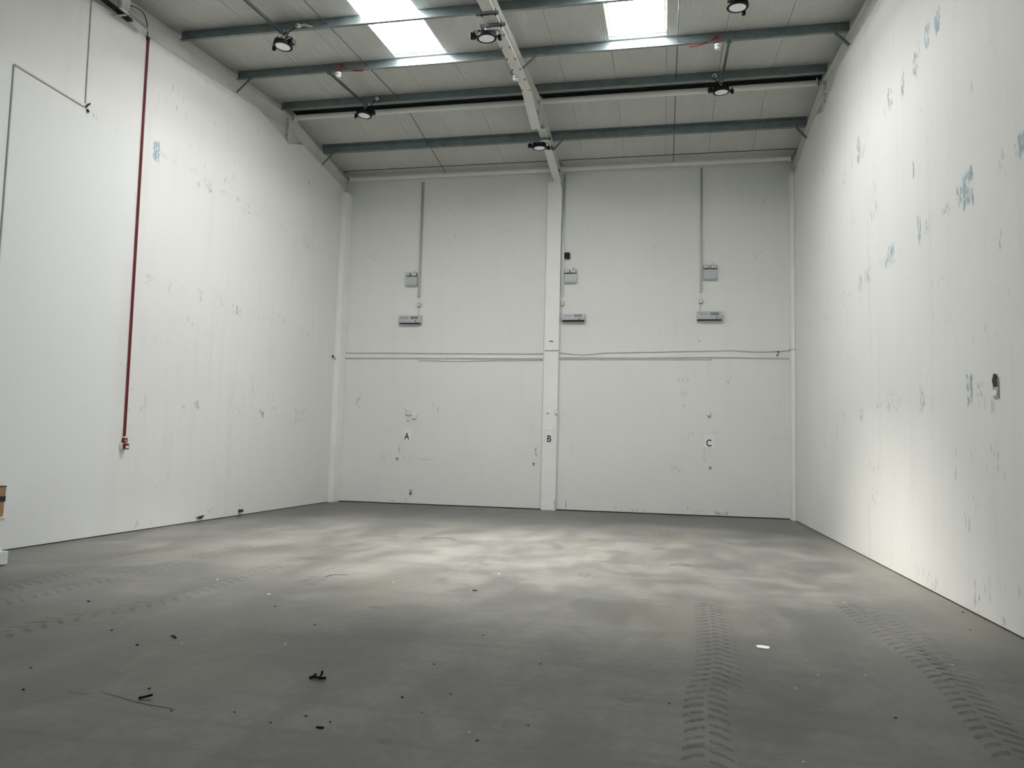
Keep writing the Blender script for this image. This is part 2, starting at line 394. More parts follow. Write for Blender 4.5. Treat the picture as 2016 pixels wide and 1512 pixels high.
# ------------------------------------------------------------------ rafters
def rafter(xc, label, x_lo, x_hi, y0=2.0):
    root = empty('steel_rafter', label, 'beam', 'roof rafters', (xc, RIDGE_Y, zf(RIDGE_Y)-PD))
    def ch(mb, name, mt, par=None, **k):
        o = mb.build(name, mt, par or root, **k)
        if par is None: o.location = -Vector(root.location)
        return o
    yend = 17.69 if xc == XM else (17.63 if xc < XM else 17.99)
    cut = .42 if xc == XM else CUT
    path = rafter_bottom(y0, yend, cut)
    topf = [(y0, zf(y0)-PD-.006), (RIDGE_Y, zf(RIDGE_Y)-PD-.006), (yend, zb(yend)-PD-.006)]
    ch(MB().prism([(y, z+.005) for y, z in path] + [(y, z-.005) for y, z in reversed(topf)], 0, xc-.006, xc+.006), 'web', M['steel_white'])
    ch(MB().strip([(y, z+.014) for y, z in path], x_lo, x_hi, .014), 'bottom_flange', M['steel_white'])
    ch(MB().strip(topf, x_lo, x_hi, .014), 'top_flange', M['steel_white'])
    # flange line of the plain section inside the haunch
    hp = [(13.25, zf(13.25)-cut+.014), (14.42, zf(14.42)-cut+.014)]; hq = [(14.5, zb(14.5)-cut+.014), (15.15, zb(15.15)-cut-.01)]
    ch(MB().strip(hp, x_lo+.01, x_hi-.01, .01).strip(hq, x_lo+.01, x_hi-.01, .01), 'haunch_flange', M['steel_white'])
    for ya, yb_ in ((14.425, 14.458), (14.462, 14.495)):
        pl = ch(MB().box(x_lo-.002, x_hi+.002, ya, yb_, 7.915, 8.53), 'end_plate', M['steel_white'])
        sgn = ya-.018 if ya < 14.45 else yb_
        for zz in (7.99, 8.09, 8.24, 8.34, 8.44):
            for xx in (x_lo+.035, x_hi-.035):
                b_ = MB().lathe([(.0, 0), (.018, 0), (.018, .018), (.0, .018)], 6, (xx, sgn, zz), 1).build('bolt', M['conduit'], pl)
    return root
raf_m = rafter(XM, 'white painted steel roof rafter down the middle, carrying two black lamps', XM-.09, XM+.09)
raf_l = rafter(XL-.06, 'white painted steel roof rafter along the top of the left wall', XL-.13, XL+.02)
raf_r = rafter(XR+.06, 'white painted steel roof rafter along the top of the right wall', XR-.02, XR+.13)
for y in [11.0, 11.45, 11.9, 12.35, 12.8, 13.3]:     # clip bolts along the middle rafter
    for xx in (XM-.07, XM+.07):
        o = MB().lathe([(.0, 0), (.011, 0), (.011, -.03), (.0, -.03)], 6, (xx, y, zf(y)-.42+.002)).build('clip_bolt', M['rod'], raf_m); o.location = -Vector(raf_m.location)
# knee braces
def brace(a, b_, label):
    a, b_ = Vector(a), Vector(b_); d = (b_-a).normalized(); mb = MB()
    u = Vector((0, 1, 0)); v = d.cross(u).normalized()
    A = [a+u*x+v*z for x, z in ((-.022, -.003), (.022, -.003), (.022, .003), (-.022, .003))]; C = [p+(b_-a) for p in A]
    va = [mb.bm.verts.new(p) for p in A]; vb = [mb.bm.verts.new(p) for p in C]
    mb.bm.faces.new(va); mb.bm.faces.new(vb[::-1])
    for i in range(4): mb.bm.faces.new((va[i], vb[i], vb[(i+1) % 4], va[(i+1) % 4]))
    wv = v*.02
    for sgn in (1,):
        Q = [a-u*.022, a-u*.022+wv*2, b_-u*.022+wv*2, b_-u*.022]; mb.poly(Q)
    return tag(mb.build('knee_brace', M['galv'], None), label, 'brace', 'rafter knee braces')
for y, ty in ((12.453, 'purlin with the red cables'), (16.12, 'purlin nearest the back wall')):
    z0 = zr(y)-PD+.05; zb_ = zr(y)-CUT-(0 if y < 14 else .04)
    brace((XL+.33, y-.02, z0), (XL+.03, y-.06, zb_+.02), 'short steel knee brace from left wall rafter to ' + ty)
    brace((XR-.30, y-.02, z0), (XR-.03, y-.06, zb_+.02), 'short steel knee brace from right wall rafter to ' + ty)
    brace((XM+.36, y-.02, z0), (XM+.10, y-.06, zb_+.07), 'short steel knee brace from middle rafter to ' + ty)

# ------------------------------------------------------------------ tie tubes
def tie(xa, xb, y, z, label):
    root = empty('tie_tube', label, 'tube', 'white tie tubes', ((xa+xb)/2, y, z))
    def ch(mb, name, mt, **k):
        o = mb.build(name, mt, root, **k); o.location = -Vector(root.location); return o
    ch(MB().tube([(xa+.09, y, z), (xb-.09, y, z)], .057, 20), 'pipe', M['steel_white'], smooth=True)
    for x, s in ((xa, 1), (xb, -1)):
        ch(MB().box(x+s*.082-.006, x+s*.082+.006, y-.075, y+.075, z-.075, z+.075), 'end_plate', M['steel_white'])
        cl = ch(MB().box(min(x, x+s*.08), max(x, x+s*.08), y-.006, y+.006, z-.06, z+.06), 'cleat', M['steel_white'])
        for zz in (z-.03, z+.03):
            MB().lathe([(0, 0), (.016, 0), (.016, -.016), (0, -.016)], 6, (x+s*.042, y-.006, zz), 1).build('bolt', M['rod'], cl)
tie(XL+.03, XM-.01, 14.53, 8.512, 'white tube under the ridge in the left bay, behind a black lamp')
tie(XM+.01, XR-.03, 14.53, 8.512, 'white tube under the ridge in the right bay')
tie(XL+.03, XM-.01, 17.50, 8.215, 'white tube along top of the back wall in the left bay')
tie(XM+.01, XR-.03, 17.52, 8.225, 'white tube along top of the back wall in the right bay')

# ------------------------------------------------------------------ sag rods between purlins
def rod(x, ya, yb_, label):
    dz = .10
    return tag(MB().tube([(x, ya, zr(ya)-dz), (x, yb_, zr(yb_)-dz)], .008, 6).build('sag_rod', M['rod']), label, 'rod', 'thin sag rods between purlins')
for x, side in ((-5.42, 'left'), (.18, 'right')):
    rod(x, 9.06, 10.75, 'thin dark sag rod above the uppermost visible purlin, %s bay' % side)
    rod(x, 10.765, 12.445, 'thin dark sag rod beside the %s rooflight' % side)
    rod(x, 12.46, 14.125, 'thin dark sag rod between red cable purlin and ridge, %s bay' % side)
    rod(x, 14.68, 16.115, 'thin dark sag rod just behind the ridge, %s bay' % side)
    rod(x, 16.125, 17.60, 'thin dark sag rod nearest the back wall, %s bay' % side)

# ------------------------------------------------------------------ columns
def column(name_label, parts, base):
    root = empty('column', name_label, 'column', 'wall columns', base)
    for mb in parts:
        o = mb.build('casing', M['casing'], root); o.location = -Vector(base)
    return root
cx0, cx1, cyf = -2.828, -2.482, 17.70
zs = P(1084, 690.5, 1, cyf).z
col_m = column('tall white boxed column in the middle of the back wall, sheet B on it',
       [MB().box(cx0, cx1, cyf, 17.84, 0, zs-.008, .006), MB().prism([(cx0, zs+.008), (cx1, zs+.008), (cx1, 7.80), (cx1-.06, 7.985), (cx0, 7.985)], 1, cyf, 17.84)], ((cx0+cx1)/2, cyf+.15, 0))
o = MB().box(cx0+.012, cx1-.012, cyf+.012, 17.84, zs-.01, zs+.01).build('joint', M['dark'], col_m); o.location = -Vector(col_m.location)
column('white boxed column in the left rear corner', [MB().box(XL+.002, -7.915, 17.28, 17.645, 0, 7.80, .006)], (-7.98, 17.45, 0))
column('slim white boxed column in the right rear corner', [MB().box(2.828, XR-.004, 17.68, YB-.004, 0, 7.95, .006)], (2.87, 17.8, 0))

# ------------------------------------------------------------------ high bay lamps
def highbay_parts(root):
    """local frame: lens centre at origin, looking down"""
    MB().lathe([(0, .105), (.055, .105), (.062, .075), (.128, .062), (.152, .045), (.157, .02), (.157, -.004), (.150, -.012), (.122, -.012), (.119, -.002), (0, -.002)], 40).build('housing', M['black'], root, smooth=True)
    MB().lathe([(0, -.004), (.119, -.004), (.117, -.010), (.03, -.013), (0, -.013)], 40).build('lens', M['lens'], root, smooth=True)
    for k in range(12):
        a = 2*math.pi*k/12; c, s = math.cos(a), math.sin(a)
        mb = MB(); mb.box(.06, .145, -.003, .003, .055, .098); o = mb.build('cooling_fin', M['black'], root); o.rotation_euler.z = a
    d = MB().box(-.245, -.165, -.042, .042, -.005, .075, .006).build('driver_box', M['black'], root)
    MB().box(-.17, -.12, -.02, .02, .015, .04).build('driver_arm', M['black'], d)
    s_ = MB().lathe([(0, -.03), (.030, -.03), (.033, -.01), (.030, .045), (0, .045)], 16, (.205, 0, 0)).build('sensor', M['black'], root, smooth=True)
    MB().box(.14, .19, -.016, .016, .01, .03).build('sensor_arm', M['black'], s_)
    MB().tube([(-.205, 0, .075), (-.20, 0, .11), (-.14, .02, .125), (-.06, .02, .10)], .006, 6).build('flex', M['black'], root)
    MB().tube([(.205, 0, .045), (.21, 0, .09), (.17, .01, .125), (.09, .01, .12), (.03, .01, .11)], .006, 6).build('flex', M['black'], root)
    MB().lathe([(0, .105), (.018, .105), (.018, .14), (0, .14)], 10).build('hanger_stem', M['galv_bright'], root)
    MB().tube([(0, 0, .14), (.024, 0, .155), (.03, 0, .175), (.0, 0, .20), (-.03, 0, .175), (-.024, 0, .155), (0, 0, .14)], .005, 6, False).build('hanging_ring', M['galv_bright'], root)
lamp0 = None
LAMPS = [((557, 91), 10.72, 162, 'round black high-bay lamp hung from the strut at upper left'),
         ((717, 227), 13.92, 168, 'round black high-bay lamp in front of the left ridge tube'),
         ((958, 75), 10.58, 12, 'round black high-bay lamp under the middle rafter near the left rooflight'),
         ((1062, 291), 15.48, 22, 'round black high-bay lamp under the middle rafter close to the back column'),
         ((1452, 14), 10.74, 60, 'round black high-bay lamp at the top edge right of the rooflight'),
         ((1420, 181), 13.98, 12, 'round black high-bay lamp in front of the right ridge tube')]
lamp_pos = []
for k, (px, y, rot, lab) in enumerate(LAMPS):
    p = P(*px, 1, y); lamp_pos.append(p)
    if lamp0 is None:
        lamp0 = empty('high_bay_lamp'); highbay_parts(lamp0); r = lamp0
    else: r = copy_tree(lamp0)
    tag(r, lab, 'lamp', 'black high bay lamps'); r.location = p; r.rotation_euler = (math.radians(3), math.radians(-3), math.radians(rot))
# supporting struts
def channel(mb, x, ya, yb_, dz, w_=.041):
    za, zb2 = zr(ya)-dz, zr(yb_)-dz; h = w_
    for x0, x1, l, u in ((x-w_/2, x+w_/2, h-.003, h), (x-w_/2, x-w_/2+.003, 0, h), (x+w_/2-.003, x+w_/2, 0, h), (x-w_/2, x-w_/2+.010, 0, .003), (x+w_/2-.010, x+w_/2, 0, .003)):
        mb.prism([(ya, za+l), (yb_, zb2+l), (yb_, zb2+u), (ya, za+u)], 0, x0, x1)
def strut(x, ya, yb_, label, pur):
    root = empty('strut_channel', label, 'strut', 'lamp strut channels', (x, (ya+yb_)/2, zr((ya+yb_)/2)-PD-.05))
    mb = MB(); channel(mb, x, ya, yb_, PD+.045); o = mb.build('channel', M['galv'], root); o.location = -Vector(root.location)
    for y in pur:
        for dx in (-.035, .035):
            mb = MB().box(x+dx-.012, x+dx+.012, y-.085, y-.045, zr(y)-PD-.06, zr(y)-PD+.03)
            o = mb.build('beam_clamp', M['galv'], root); o.location = -Vector(root.location)
    return root
strut(lamp_pos[0].x-.02, 9.0, 10.93, 'long steel strut leading to the lamp at upper left', (9.06, 10.756))
strut(lamp_pos[1].x-.05, 12.32, 14.10, 'long steel strut from the red cable purlin to the left ridge lamp', (12.453, 14.13))
strut(lamp_pos[4].x+.01, 9.0, 10.93, 'steel strut above the lamp at the top edge right', (9.06, 10.756))
strut(lamp_pos[5].x+.01, 12.36, 14.12, 'long steel strut from the red cable purlin to the right ridge lamp', (12.453, 14.13))
def crossrail(xa, xb, y, label):
    z = zr(y)-.42-(0 if y < 14 else .012)-.001; mb = MB(); w_ = .041
    root = empty('rafter_rail', label, 'strut', 'short rails under the middle rafter', ((xa+xb)/2, y, z-w_))
    for y0, y1, l, u in ((-w_/2, w_/2, -.003, 0), (-w_/2, -w_/2+.003, -w_, 0), (w_/2-.003, w_/2, -w_, 0), (-w_/2, -w_/2+.01, -w_, -w_+.003), (w_/2-.01, w_/2, -w_, -w_+.003)):
        mb.box(xa, xb, y+y0, y+y1, z+l, z+u)
    o = mb.build('rail', M['galv'], root); o.location = -Vector(root.location)
    for x in (XM-.105, XM+.105):
        o = MB().box(x-.012, x+.012, y-.035, y+.035, z-w_-.004, z-w_+.002).box(x-.006, x+.006, y-.006, y+.006, z-w_-.03, z+.045).build('clamp', M['rod'], root); o.location = -Vector(root.location)
crossrail(XM-.19, XM+.15, 10.24, 'upper short rail clamped under the middle rafter')
crossrail(XM-.22, XM+.17, 10.62, 'lower short rail clamped under the middle rafter, directly above a lamp')
crossrail(XM-.20, XM+.15, 15.52, 'short rail clamped under the rear end of the middle rafter, farther from the wall')
crossrail(XM-.16, XM+.15, 15.93, 'short rail clamped under the rear end of the middle rafter, nearer the wall')
# lamp feeds: round junction boxes on the purlins with cables
def feed(px, y, lamp, label, whites):
    p = P(*px, 1, y-.02); root = empty('junction_box', label, 'box', 'round junction boxes on purlins', p)
    def ch(mb, name, mt, **k):
        o = mb.build(name, mt, root, **k); o.location = -p; return o
    ch(MB().lathe([(0, 0), (.040, 0), (.043, -.008), (.043, -.035), (.036, -.042), (0, -.042)], 20, (p.x, y-.006, p.z), 1), 'body', M['plastic_pipe'], smooth=True)
    ch(MB().tube([(p.x, y-.06, p.z), (p.x-.03, y-.075, p.z-.07), ((p.x*.5+lamp.x*.5), y-.08, (p.z*.4+(lamp.z+.13)*.6)), (lamp.x+.05, lamp.y, lamp.z+.13)], .009, 6), 'flex', M['black'])
    q = Vector(((p.x*.35+lamp.x*.65), y-.07, (p.z*.3+(lamp.z+.16)*.7)))
    ch(MB().tube([q, q+Vector((-.05, -.02, -.05))], .02, 8), 'plug', M['black'])
    if whites:
        for dz in (.015, -.015):
            ch(MB().tube([(p.x+.04, y-.03, p.z+dz), (p.x+.12, y-.035, p.z+dz+.004), (p.x+.20, y-.03, p.z-.02+dz*.5), (p.x+.30, y-.012, p.z-.05)], .008, 6), 'white_cable', M['plastic'])
    return root
feed((587, 52), 10.74, lamp_pos[0], 'round white junction box on purlin beside the upper left lamp', True)
feed((742, 195), 14.11, lamp_pos[1], 'round white junction box on ridge purlin beside the left ridge lamp', False)
feed((1407, 150), 14.11, lamp_pos[5], 'round white junction box on ridge purlin beside the right ridge lamp', False)
# smoke detectors with red cable
def detector(p, label, loops):
    root = empty('smoke_detector', label, 'detector', 'ceiling smoke detectors', p)
    def ch(mb, name, mt, **k):
        o = mb.build(name, mt, root, **k); o.location = (0, 0, 0); return o
    ch(MB().lathe([(0, .055), (.052, .055), (.052, .022), (.046, .018), (0, .018)], 24), 'base', M['plastic'], smooth=True)
    ch(MB().lathe([(0, .018), (.047, .018), (.047, .008), (0, .008)], 24), 'gap_ring', M['black'])
    ch(MB().lathe([(0, .010), (.050, .010), (.050, -.008), (.034, -.026), (0, -.028)], 24), 'head', M['plastic'], smooth=True)
    for dx in (-.02, .02): ch(MB().tube([(dx, 0, .055), (dx, 0, .085)], .012, 8), 'cable_gland', M['red'])
    for lp in loops: ch(MB().tube(lp, .0075, 6), 'red_cable', M['red_cable'])
def smooth_path(pts, n=6):
    pts = [Vector(p) for p in pts]; out = []
    for i in range(len(pts)-1):
        p0, p1, p2, p3 = pts[max(i-1, 0)], pts[i], pts[i+1], pts[min(i+2, len(pts)-1)]
        for k in range(n):
            t_ = k/n
            out.append(.5*((2*p1)+(-p0+p2)*t_+(2*p0-5*p1+4*p2-p3)*t_*t_+(-p0+3*p1-3*p2+p3)*t_**3))
    out.append(pts[-1]); return out
y2 = 12.453-.10
for (px, sgn, lab) in (((666, 149), 1, 'white smoke detector with red cable loop on the purlin, left bay'), ((1413, 94), -1, 'white smoke detector with red cables on the purlin, right bay')):
    p = P(*px, 1, y2); yy = 12.453-p.y-.012
    la = smooth_path([(-.02*sgn, 0, .085), (-.06*sgn, .02, .16), (-.04*sgn, .05, .25), (.03*sgn, yy-.01, .25), (.14*sgn, yy-.012, .16), (.30*sgn, yy-.01, .11), (.46*sgn, yy-.008, .10)])
    lb = smooth_path([(.02*sgn, 0, .085), (-.01*sgn, .03, .16), (0, .05, .235), (.05*sgn, yy-.02, .22), (.15*sgn, yy-.022, .145), (.30*sgn, yy-.02, .10), (.44*sgn, yy-.012, .095)])
    detector(p, lab, [la, lb])
p = P(1015, 156, 1, 12.75)
detector(p, 'white smoke detector under the middle rafter', [smooth_path([(-.02, 0, .085), (-.08, 0, .11), (-.10, .02, .16), (-.06, .04, .22)]), smooth_path([(.02, 0, .085), (-.05, .03, .13), (-.07, .05, .19)])])

# ------------------------------------------------------------------ back wall equipment
BEFORE = set(bpy.data.objects)
def on_back(root):
    def ch(mb, name, mt, par=None, **k):
        o = mb.build(name, mt, par or root, **k)
        if par is None: o.location = -Vector(root.location)
        return o
    return ch
def trunking(pt, pb, label, light=False):
    a, b_ = B(*pt), B(*pb); x = (a.x+b_.x)/2; w_ = .052
    root = empty('strut_trunking', label, 'conduit', 'vertical steel channels on the back wall', (x, YB, b_.z)); ch = on_back(root)
    mb = MB(); d = .045
    mb.box(x-w_/2, x+w_/2, YB-.004, YB-.001, b_.z, a.z)
    for s in (-1, 1):
        xe = x+s*w_/2; mb.box(min(xe, xe-s*.004), max(xe, xe-s*.004), YB-d, YB-.001, b_.z, a.z)
        mb.box(min(xe, xe-s*.013), max(xe, xe-s*.013), YB-d-.003, YB-d, b_.z, a.z)
    ch(mb, 'channel', M['galv_bright'])
    ch(MB().tube([(x-.004, YB-.02, b_.z-.005), (x-.004, YB-.02, a.z)], .009, 8), 'cable', M['plastic'])
    mb = MB(); z = b_.z+.04
    while z < a.z-.05:
        mb.box(x-.009, x+.009, YB-.0055, YB-.0035, z, z+.03); z += .06
    o = ch(mb, 'slot', M['dark']); o['kind'] = 'stuff'
    return root
trunking((833, 360), (826.5, 586), 'vertical galvanised channel running down to heater above sheet A')
trunking((1112, 345), (1107.5, 582), 'vertical galvanised channel right beside the middle column')
trunking((1381.5, 332), (1379.5, 575), 'vertical galvanised channel running down to heater above sheet C')
def emergency(x0, x1, y0, y1, label, heads):
    a, b_ = B(x0, y1), B(x1, y0); cx = (a.x+b_.x)/2; root = empty('emergency_light', label, 'light', 'twin-head emergency lights', (cx, YB, a.z)); ch = on_back(root)
    ch(MB().box(a.x, b_.x, YB-.085, YB-.001, a.z, b_.z, .006), 'battery_case', M['grey'])
    ch(MB().box(a.x+.01, b_.x-.01, YB-.088, YB-.083, a.z+.022, a.z+.028), 'seam_line', M['grey_dk'])
    for hx0, hx1, hy0, hy1, tilt in heads:
        p, q = B(hx0, hy1), B(hx1, hy0); hh = q.z-p.z
        h_ = ch(MB().box(p.x, q.x, YB-.115, YB-.03, p.z+.006, q.z, .012), 'lamp_head', M['grey_dk'])
        MB().box(p.x+.016, q.x-.016, YB-.121, YB-.113, p.z+.020, q.z-.014, .004).build('lamp_glass', M['plastic'], h_)
        MB().lathe([(0, -.124), (.013, -.124), (.013, -.118), (0, -.118)], 10, ((p.x+q.x)/2, YB, (p.z+q.z)/2+.003), 1).build('bulb', M['rod'], h_)
        ch(MB().tube([((p.x+q.x)/2, YB-.06, b_.z-.004), ((p.x+q.x)/2, YB-.06, p.z+.012)], .008, 8), 'swivel', M['black'])
    ch(MB().tube(smooth_path([(cx+.03, YB-.03, b_.z), (cx+.03, YB-.02, b_.z+.13), (cx+.06, YB-.015, b_.z+.17), (cx+.10, YB-.02, b_.z+.13), (cx+.10, YB-.03, b_.z)]), .005, 6), 'cable', M['plastic_pipe'])
emergency(800.5, 823, 546, 564, 'twin-head emergency light on the wall above sheet A', ((801, 810, 538.5, 546, 0), (812, 822.5, 538.5, 546, 0)))
emergency(1112, 1136, 540.5, 558, 'twin-head emergency light right of the middle column', ((1112, 1122.3, 533, 540.3, 0), (1124.2, 1135.2, 533, 540.3, 0)))
emergency(1384.5, 1411, 531.5, 551.5, 'twin-head emergency light on the wall above sheet C', ((1384.5, 1396, 524, 531.2, 0), (1398.8, 1411, 524, 531.2, 0)))
a, b_ = B(1111.3, 510.5), B(1122.3, 498)
root = empty('control_box', 'small square black box beside the middle column', 'box', None, ((a.x+b_.x)/2, YB, a.z)); ch = on_back(root)
ch(MB().box(a.x, b_.x, YB-.07, YB-.001, a.z, b_.z, .008), 'case', M['black'])
ch(MB().box(a.x+.02, a.x+.05, YB-.05, YB-.02, a.z-.018, a.z+.002), 'gland', M['plastic'])
ch(MB().tube(smooth_path([(a.x+.07, YB-.02, b_.z), (a.x+.06, YB-.012, b_.z+.07), (a.x+.0, YB-.012, b_.z+.12), (a.x-.03, YB-.02, b_.z+.15)]), .005, 6), 'cable', M['plastic_pipe'])
def isolator(px, py, label, top, bot):
    c = B(px, py); root = empty('isolator_switch', label, 'switch', 'small isolator switches', (c.x, YB, c.z-.05)); ch = on_back(root); s = .046
    ch(MB().box(c.x-s, c.x+s, YB-.05, YB-.001, c.z-.05, c.z+.05, .012), 'box', M['grey_dk'] if False else M['conduit'])
    ch(MB().box(c.x-.022, c.x+.022, YB-.062, YB-.048, c.z-.024, c.z+.026, .006), 'rocker', M['plastic'])
    ch(MB().tube([(c.x, YB-.012, c.z+.05), (B(*top).x, YB-.012, B(*top).z)], .006, 6), 'cable', M['plastic_pipe'])
    q = B(*bot); ch(MB().tube(smooth_path([(c.x-.01, YB-.012, c.z-.05), (c.x-.015, YB-.012, (c.z+q.z)/2), (q.x, YB-.02, q.z)]), .006, 6), 'cable', M['conduit'])
isolator(826, 601, 'small square switch between the channel and heater above sheet A', (826.5, 586), (825, 622))
isolator(1107.5, 598.5, 'small square switch between channel and heater by the middle column', (1107.5, 582), (1106.5, 619))
isolator(1379.5, 594, 'small square switch between the channel and heater above sheet C', (1379.6, 575), (1379, 614))
def heater(x0, x1, y0, y1, label, slot, depth=.14):
    a, b_ = B(x0, y1), B(x1, y0); w_ = b_.x-a.x; h = b_.z-a.z
    root = empty('fan_heater', label, 'heater', 'wall mounted fan heaters', ((a.x+b_.x)/2, YB, a.z)); ch = on_back(root)
    hs = h*slot
    sec = [(YB-.001, a.z), (YB-depth*.86, a.z), (YB-depth, a.z+h*.40), (YB-depth*.82, b_.z), (YB-.001, b_.z)]
    mb = MB(); mb.prism(sec, 0, a.x, b_.x); bmesh.ops.bevel(mb.bm, geom=mb.bm.edges[:], offset=.006, segments=2, affect='EDGES')
    ch(mb, 'case', M['grey'])
    y_at = lambda f: YB-depth+(depth*.18)*(f-.40)/.60
    for f0, f1, mt in ((.08, .44, 'conduit'), (.53, .87, 'grey_dk')):
        xa, xb = a.x+w_*f0, a.x+w_*f1; zA, zB_ = a.z+h*.52, a.z+h*.88; n = 7
        g = MB()
        for k in range(n):
            fz0 = .52+.36*k/n; fz1 = fz0+.36/n*.6
            z0, z1 = a.z+h*fz0, a.z+h*fz1
            g.prism([(y_at(fz0)-.004, z0), (y_at(fz0)+.02, z0), (y_at(fz1)+.02, z1), (y_at(fz1)-.004, z1)], 0, xa, xb)
        gr = ch(g, 'inlet_grille', M[mt])
    ch(MB().box(a.x+.02, b_.x-.02, YB-depth*.86-.006, YB-.02, a.z-.004, a.z+hs), 'outlet_slot', M['black'])
    ch(MB().lathe([(0, 0), (.013, 0), (.013, -.02), (0, -.02)], 10, (a.x+w_*.77, YB-depth*.97, a.z+h*.26), 1), 'knob', M['black'])
heater(788, 832, 622.5, 638, 'grey wall fan heater above sheet A', .06)
heater(1106.5, 1152.5, 619, 633.5, 'grey wall fan heater right of the middle column, wide black outlet', .17)
heater(1371, 1421.5, 614.5, 631.5, 'grey wall fan heater above sheet C', .06)
# painted conduits across the back wall
def wall_pipe(pts, r, label, off=.02):
    v = [B(*q) + Vector((0, -off, 0)) for q in pts]
    return tag(MB().tube(v, r, 10).build('wall_conduit', M['plastic_pipe'], None, smooth=True), label, 'conduit', 'painted conduits on the back wall')
wall_pipe([(658, 690.3), (668, 690.5), (677, 694), (790, 694.5), (900, 695.5), (1069, 696)], .015, 'upper painted conduit across the back wall, left of the column')
wall_pipe([(657, 701.5), (665, 702), (676, 704.5), (800, 704.5), (960, 705.3), (1069, 705.6)], .017, 'lower painted conduit across the back wall, left of the column')
wall_pipe([(825, 709.3), (880, 710.6), (915, 710.8), (970, 709.4), (1069, 708.9)], .009, 'thin sagging cable under the conduits, left of the column')
wall_pipe([(1098, 694), (1130, 697), (1150, 698), (1165, 697), (1185, 694.5), (1263, 693), (1400, 690.5), (1440, 689.6), (1490, 692.5), (1530, 691.5), (1553, 689.5)], .013, 'upper painted conduit with slack, right of the column')
wall_pipe([(1098, 703.5), (1263, 704.3), (1400, 703), (1555, 705)], .017, 'lower painted conduit across the back wall, right of the column')
wall_pipe([(1098, 707), (1263, 707), (1402, 707.5)], .011, 'short third conduit under the others, right of the column')
wall_pipe([(1098.5, 700), (1097, 760), (1095.5, 806)], .012, 'thin vertical conduit down to the round detector by the column')
tag(MB().tube([B(1553, 689.5)+Vector((0, -.02, 0)), P(1556, 686.5, 1, 17.66), P(1567, 686, 1, 17.66), P(1568, 683, 1, 17.66)], .012, 8).build('wall_conduit', M['plastic_pipe']), 'conduit end bent round the right corner column', 'conduit')
a = B(1531, 697)
tag(MB().tube([a+Vector((-.03, -.05, -.05)), a+Vector((0, -.05, -.01)), a+Vector((.02, -.05, .03)), a+Vector((.0, -.05, .055)), a+Vector((-.02, -.045, .04))], .012, 8).build('pipe_hook', M['black']), 'small black hook on the conduits near the right corner', 'hook')
a = B(656.5, 702)
a.z = P(656.5, 702, 0, XL+.01).z
tag(MB().box(XL+.001, XL+.025, 17.53, 17.56, a.z-.03, a.z+.03).tube([(XL+.03, 17.55, a.z-.0), (XL+.09, 17.55, a.z-.08)], .01, 6).build('pipe_bracket', M['rod']), 'little dark bracket at the left end of the conduits', 'bracket')
# lettered sheets
def sheet(x0, x1, y0, y1, yp, ch_, lx0, lx1, ly0, ly1, label):
    a, b_ = PB(x0, y1, yp), PB(x1, y0, yp)
    root = empty('paper_sheet', label, 'sheet', 'lettered paper sheets', ((a.x+b_.x)/2, yp, a.z))
    o = MB().box(a.x, b_.x, yp-.003, yp-.0005, a.z, b_.z).build('paper', M['paper'], root); o.location = -Vector(root.location)
    mb = MB()
    for xx0, xx1, zz0, zz1 in ((a.x, b_.x, b_.z-.006, b_.z), (a.x, a.x+.005, a.z, b_.z), (b_.x-.005, b_.x, a.z, b_.z), (a.x, b_.x, a.z, a.z+.005)): mb.box(xx0, xx1, yp-.0045, yp-.003, zz0, zz1)
    o = mb.build('sleeve_edge', M['scuff_pale'], root); o.location = -Vector(root.location)
    cu = bpy.data.curves.new('letter', 'FONT'); cu.body = ch_; cu.size = 1; cu.extrude = 0; cu.offset = .018; tmp = bpy.data.objects.new('letter_tmp', cu); COL.objects.link(tmp)
    bpy.context.view_layer.update()
    me = bpy.data.meshes.new_from_object(tmp.evaluated_get(bpy.context.evaluated_depsgraph_get())); bpy.data.objects.remove(tmp); bpy.data.curves.remove(cu)
    xs_ = [v.co.x for v in me.vertices]; ys_ = [v.co.y for v in me.vertices]
    p, q = PB(lx0, ly1, yp), PB(lx1, ly0, yp)
    for v in me.vertices:
        u = (v.co.x-min(xs_))/(max(xs_)-min(xs_)); t_ = (v.co.y-min(ys_))/(max(ys_)-min(ys_))
        v.co = (p.x+(q.x-p.x)*u, yp-.0055, p.z+(q.z-p.z)*t_)
    me.materials.clear(); me.materials.append(M['ink']); me.name = 'letter'
    o = bpy.data.objects.new('letter', me); COL.objects.link(o); o.parent = root; o.location = -Vector(root.location)
sheet(792, 811.5, 842.5, 866.5, YB, 'A', 795.8, 806.2, 852.2, 865, 'white paper sheet with letter A on the back wall')
sheet(1384, 1408, 854.5, 881.5, YB, 'C', 1390.5, 1400.8, 865.4, 878.8, 'white paper sheet with letter C on the back wall')
# small wall devices
def device(x0, x1, y0, y1, yp, d, name, label, mt, bev=.012):
    a, b_ = PB(x0, y1, yp), PB(x1, y0, yp)
    root = empty(name, label, name.split('_')[-1], None, ((a.x+b_.x)/2, yp, a.z))
    o = MB().box(a.x, b_.x, yp-d, yp-.0005, a.z, b_.z, bev).build('case', mt, root); o.location = -Vector(root.location)
    return root, a, b_
root, a, b_ = device(799.3, 811, 803.5, 817, YB, .05, 'alarm_panel', 'white alarm keypad above sheet A', M['plastic'])
for k in range(3):
    z = a.z+(b_.z-a.z)*(.3+.2*k); o = MB().box(a.x+.02, b_.x-.02, YB-.053, YB-.049, z, z+.008).build('slot', M['scuff_grey'], root); o.location = -Vector(root.location)
device(811.3, 820.5, 814, 824, YB, .04, 'junction_box', 'small white box beside the alarm keypad', M['plastic'])
device(801.5, 806.5, 820.5, 828, YB, .03, 'wall_switch', 'tiny white switch under the alarm keypad', M['plastic'], .006)
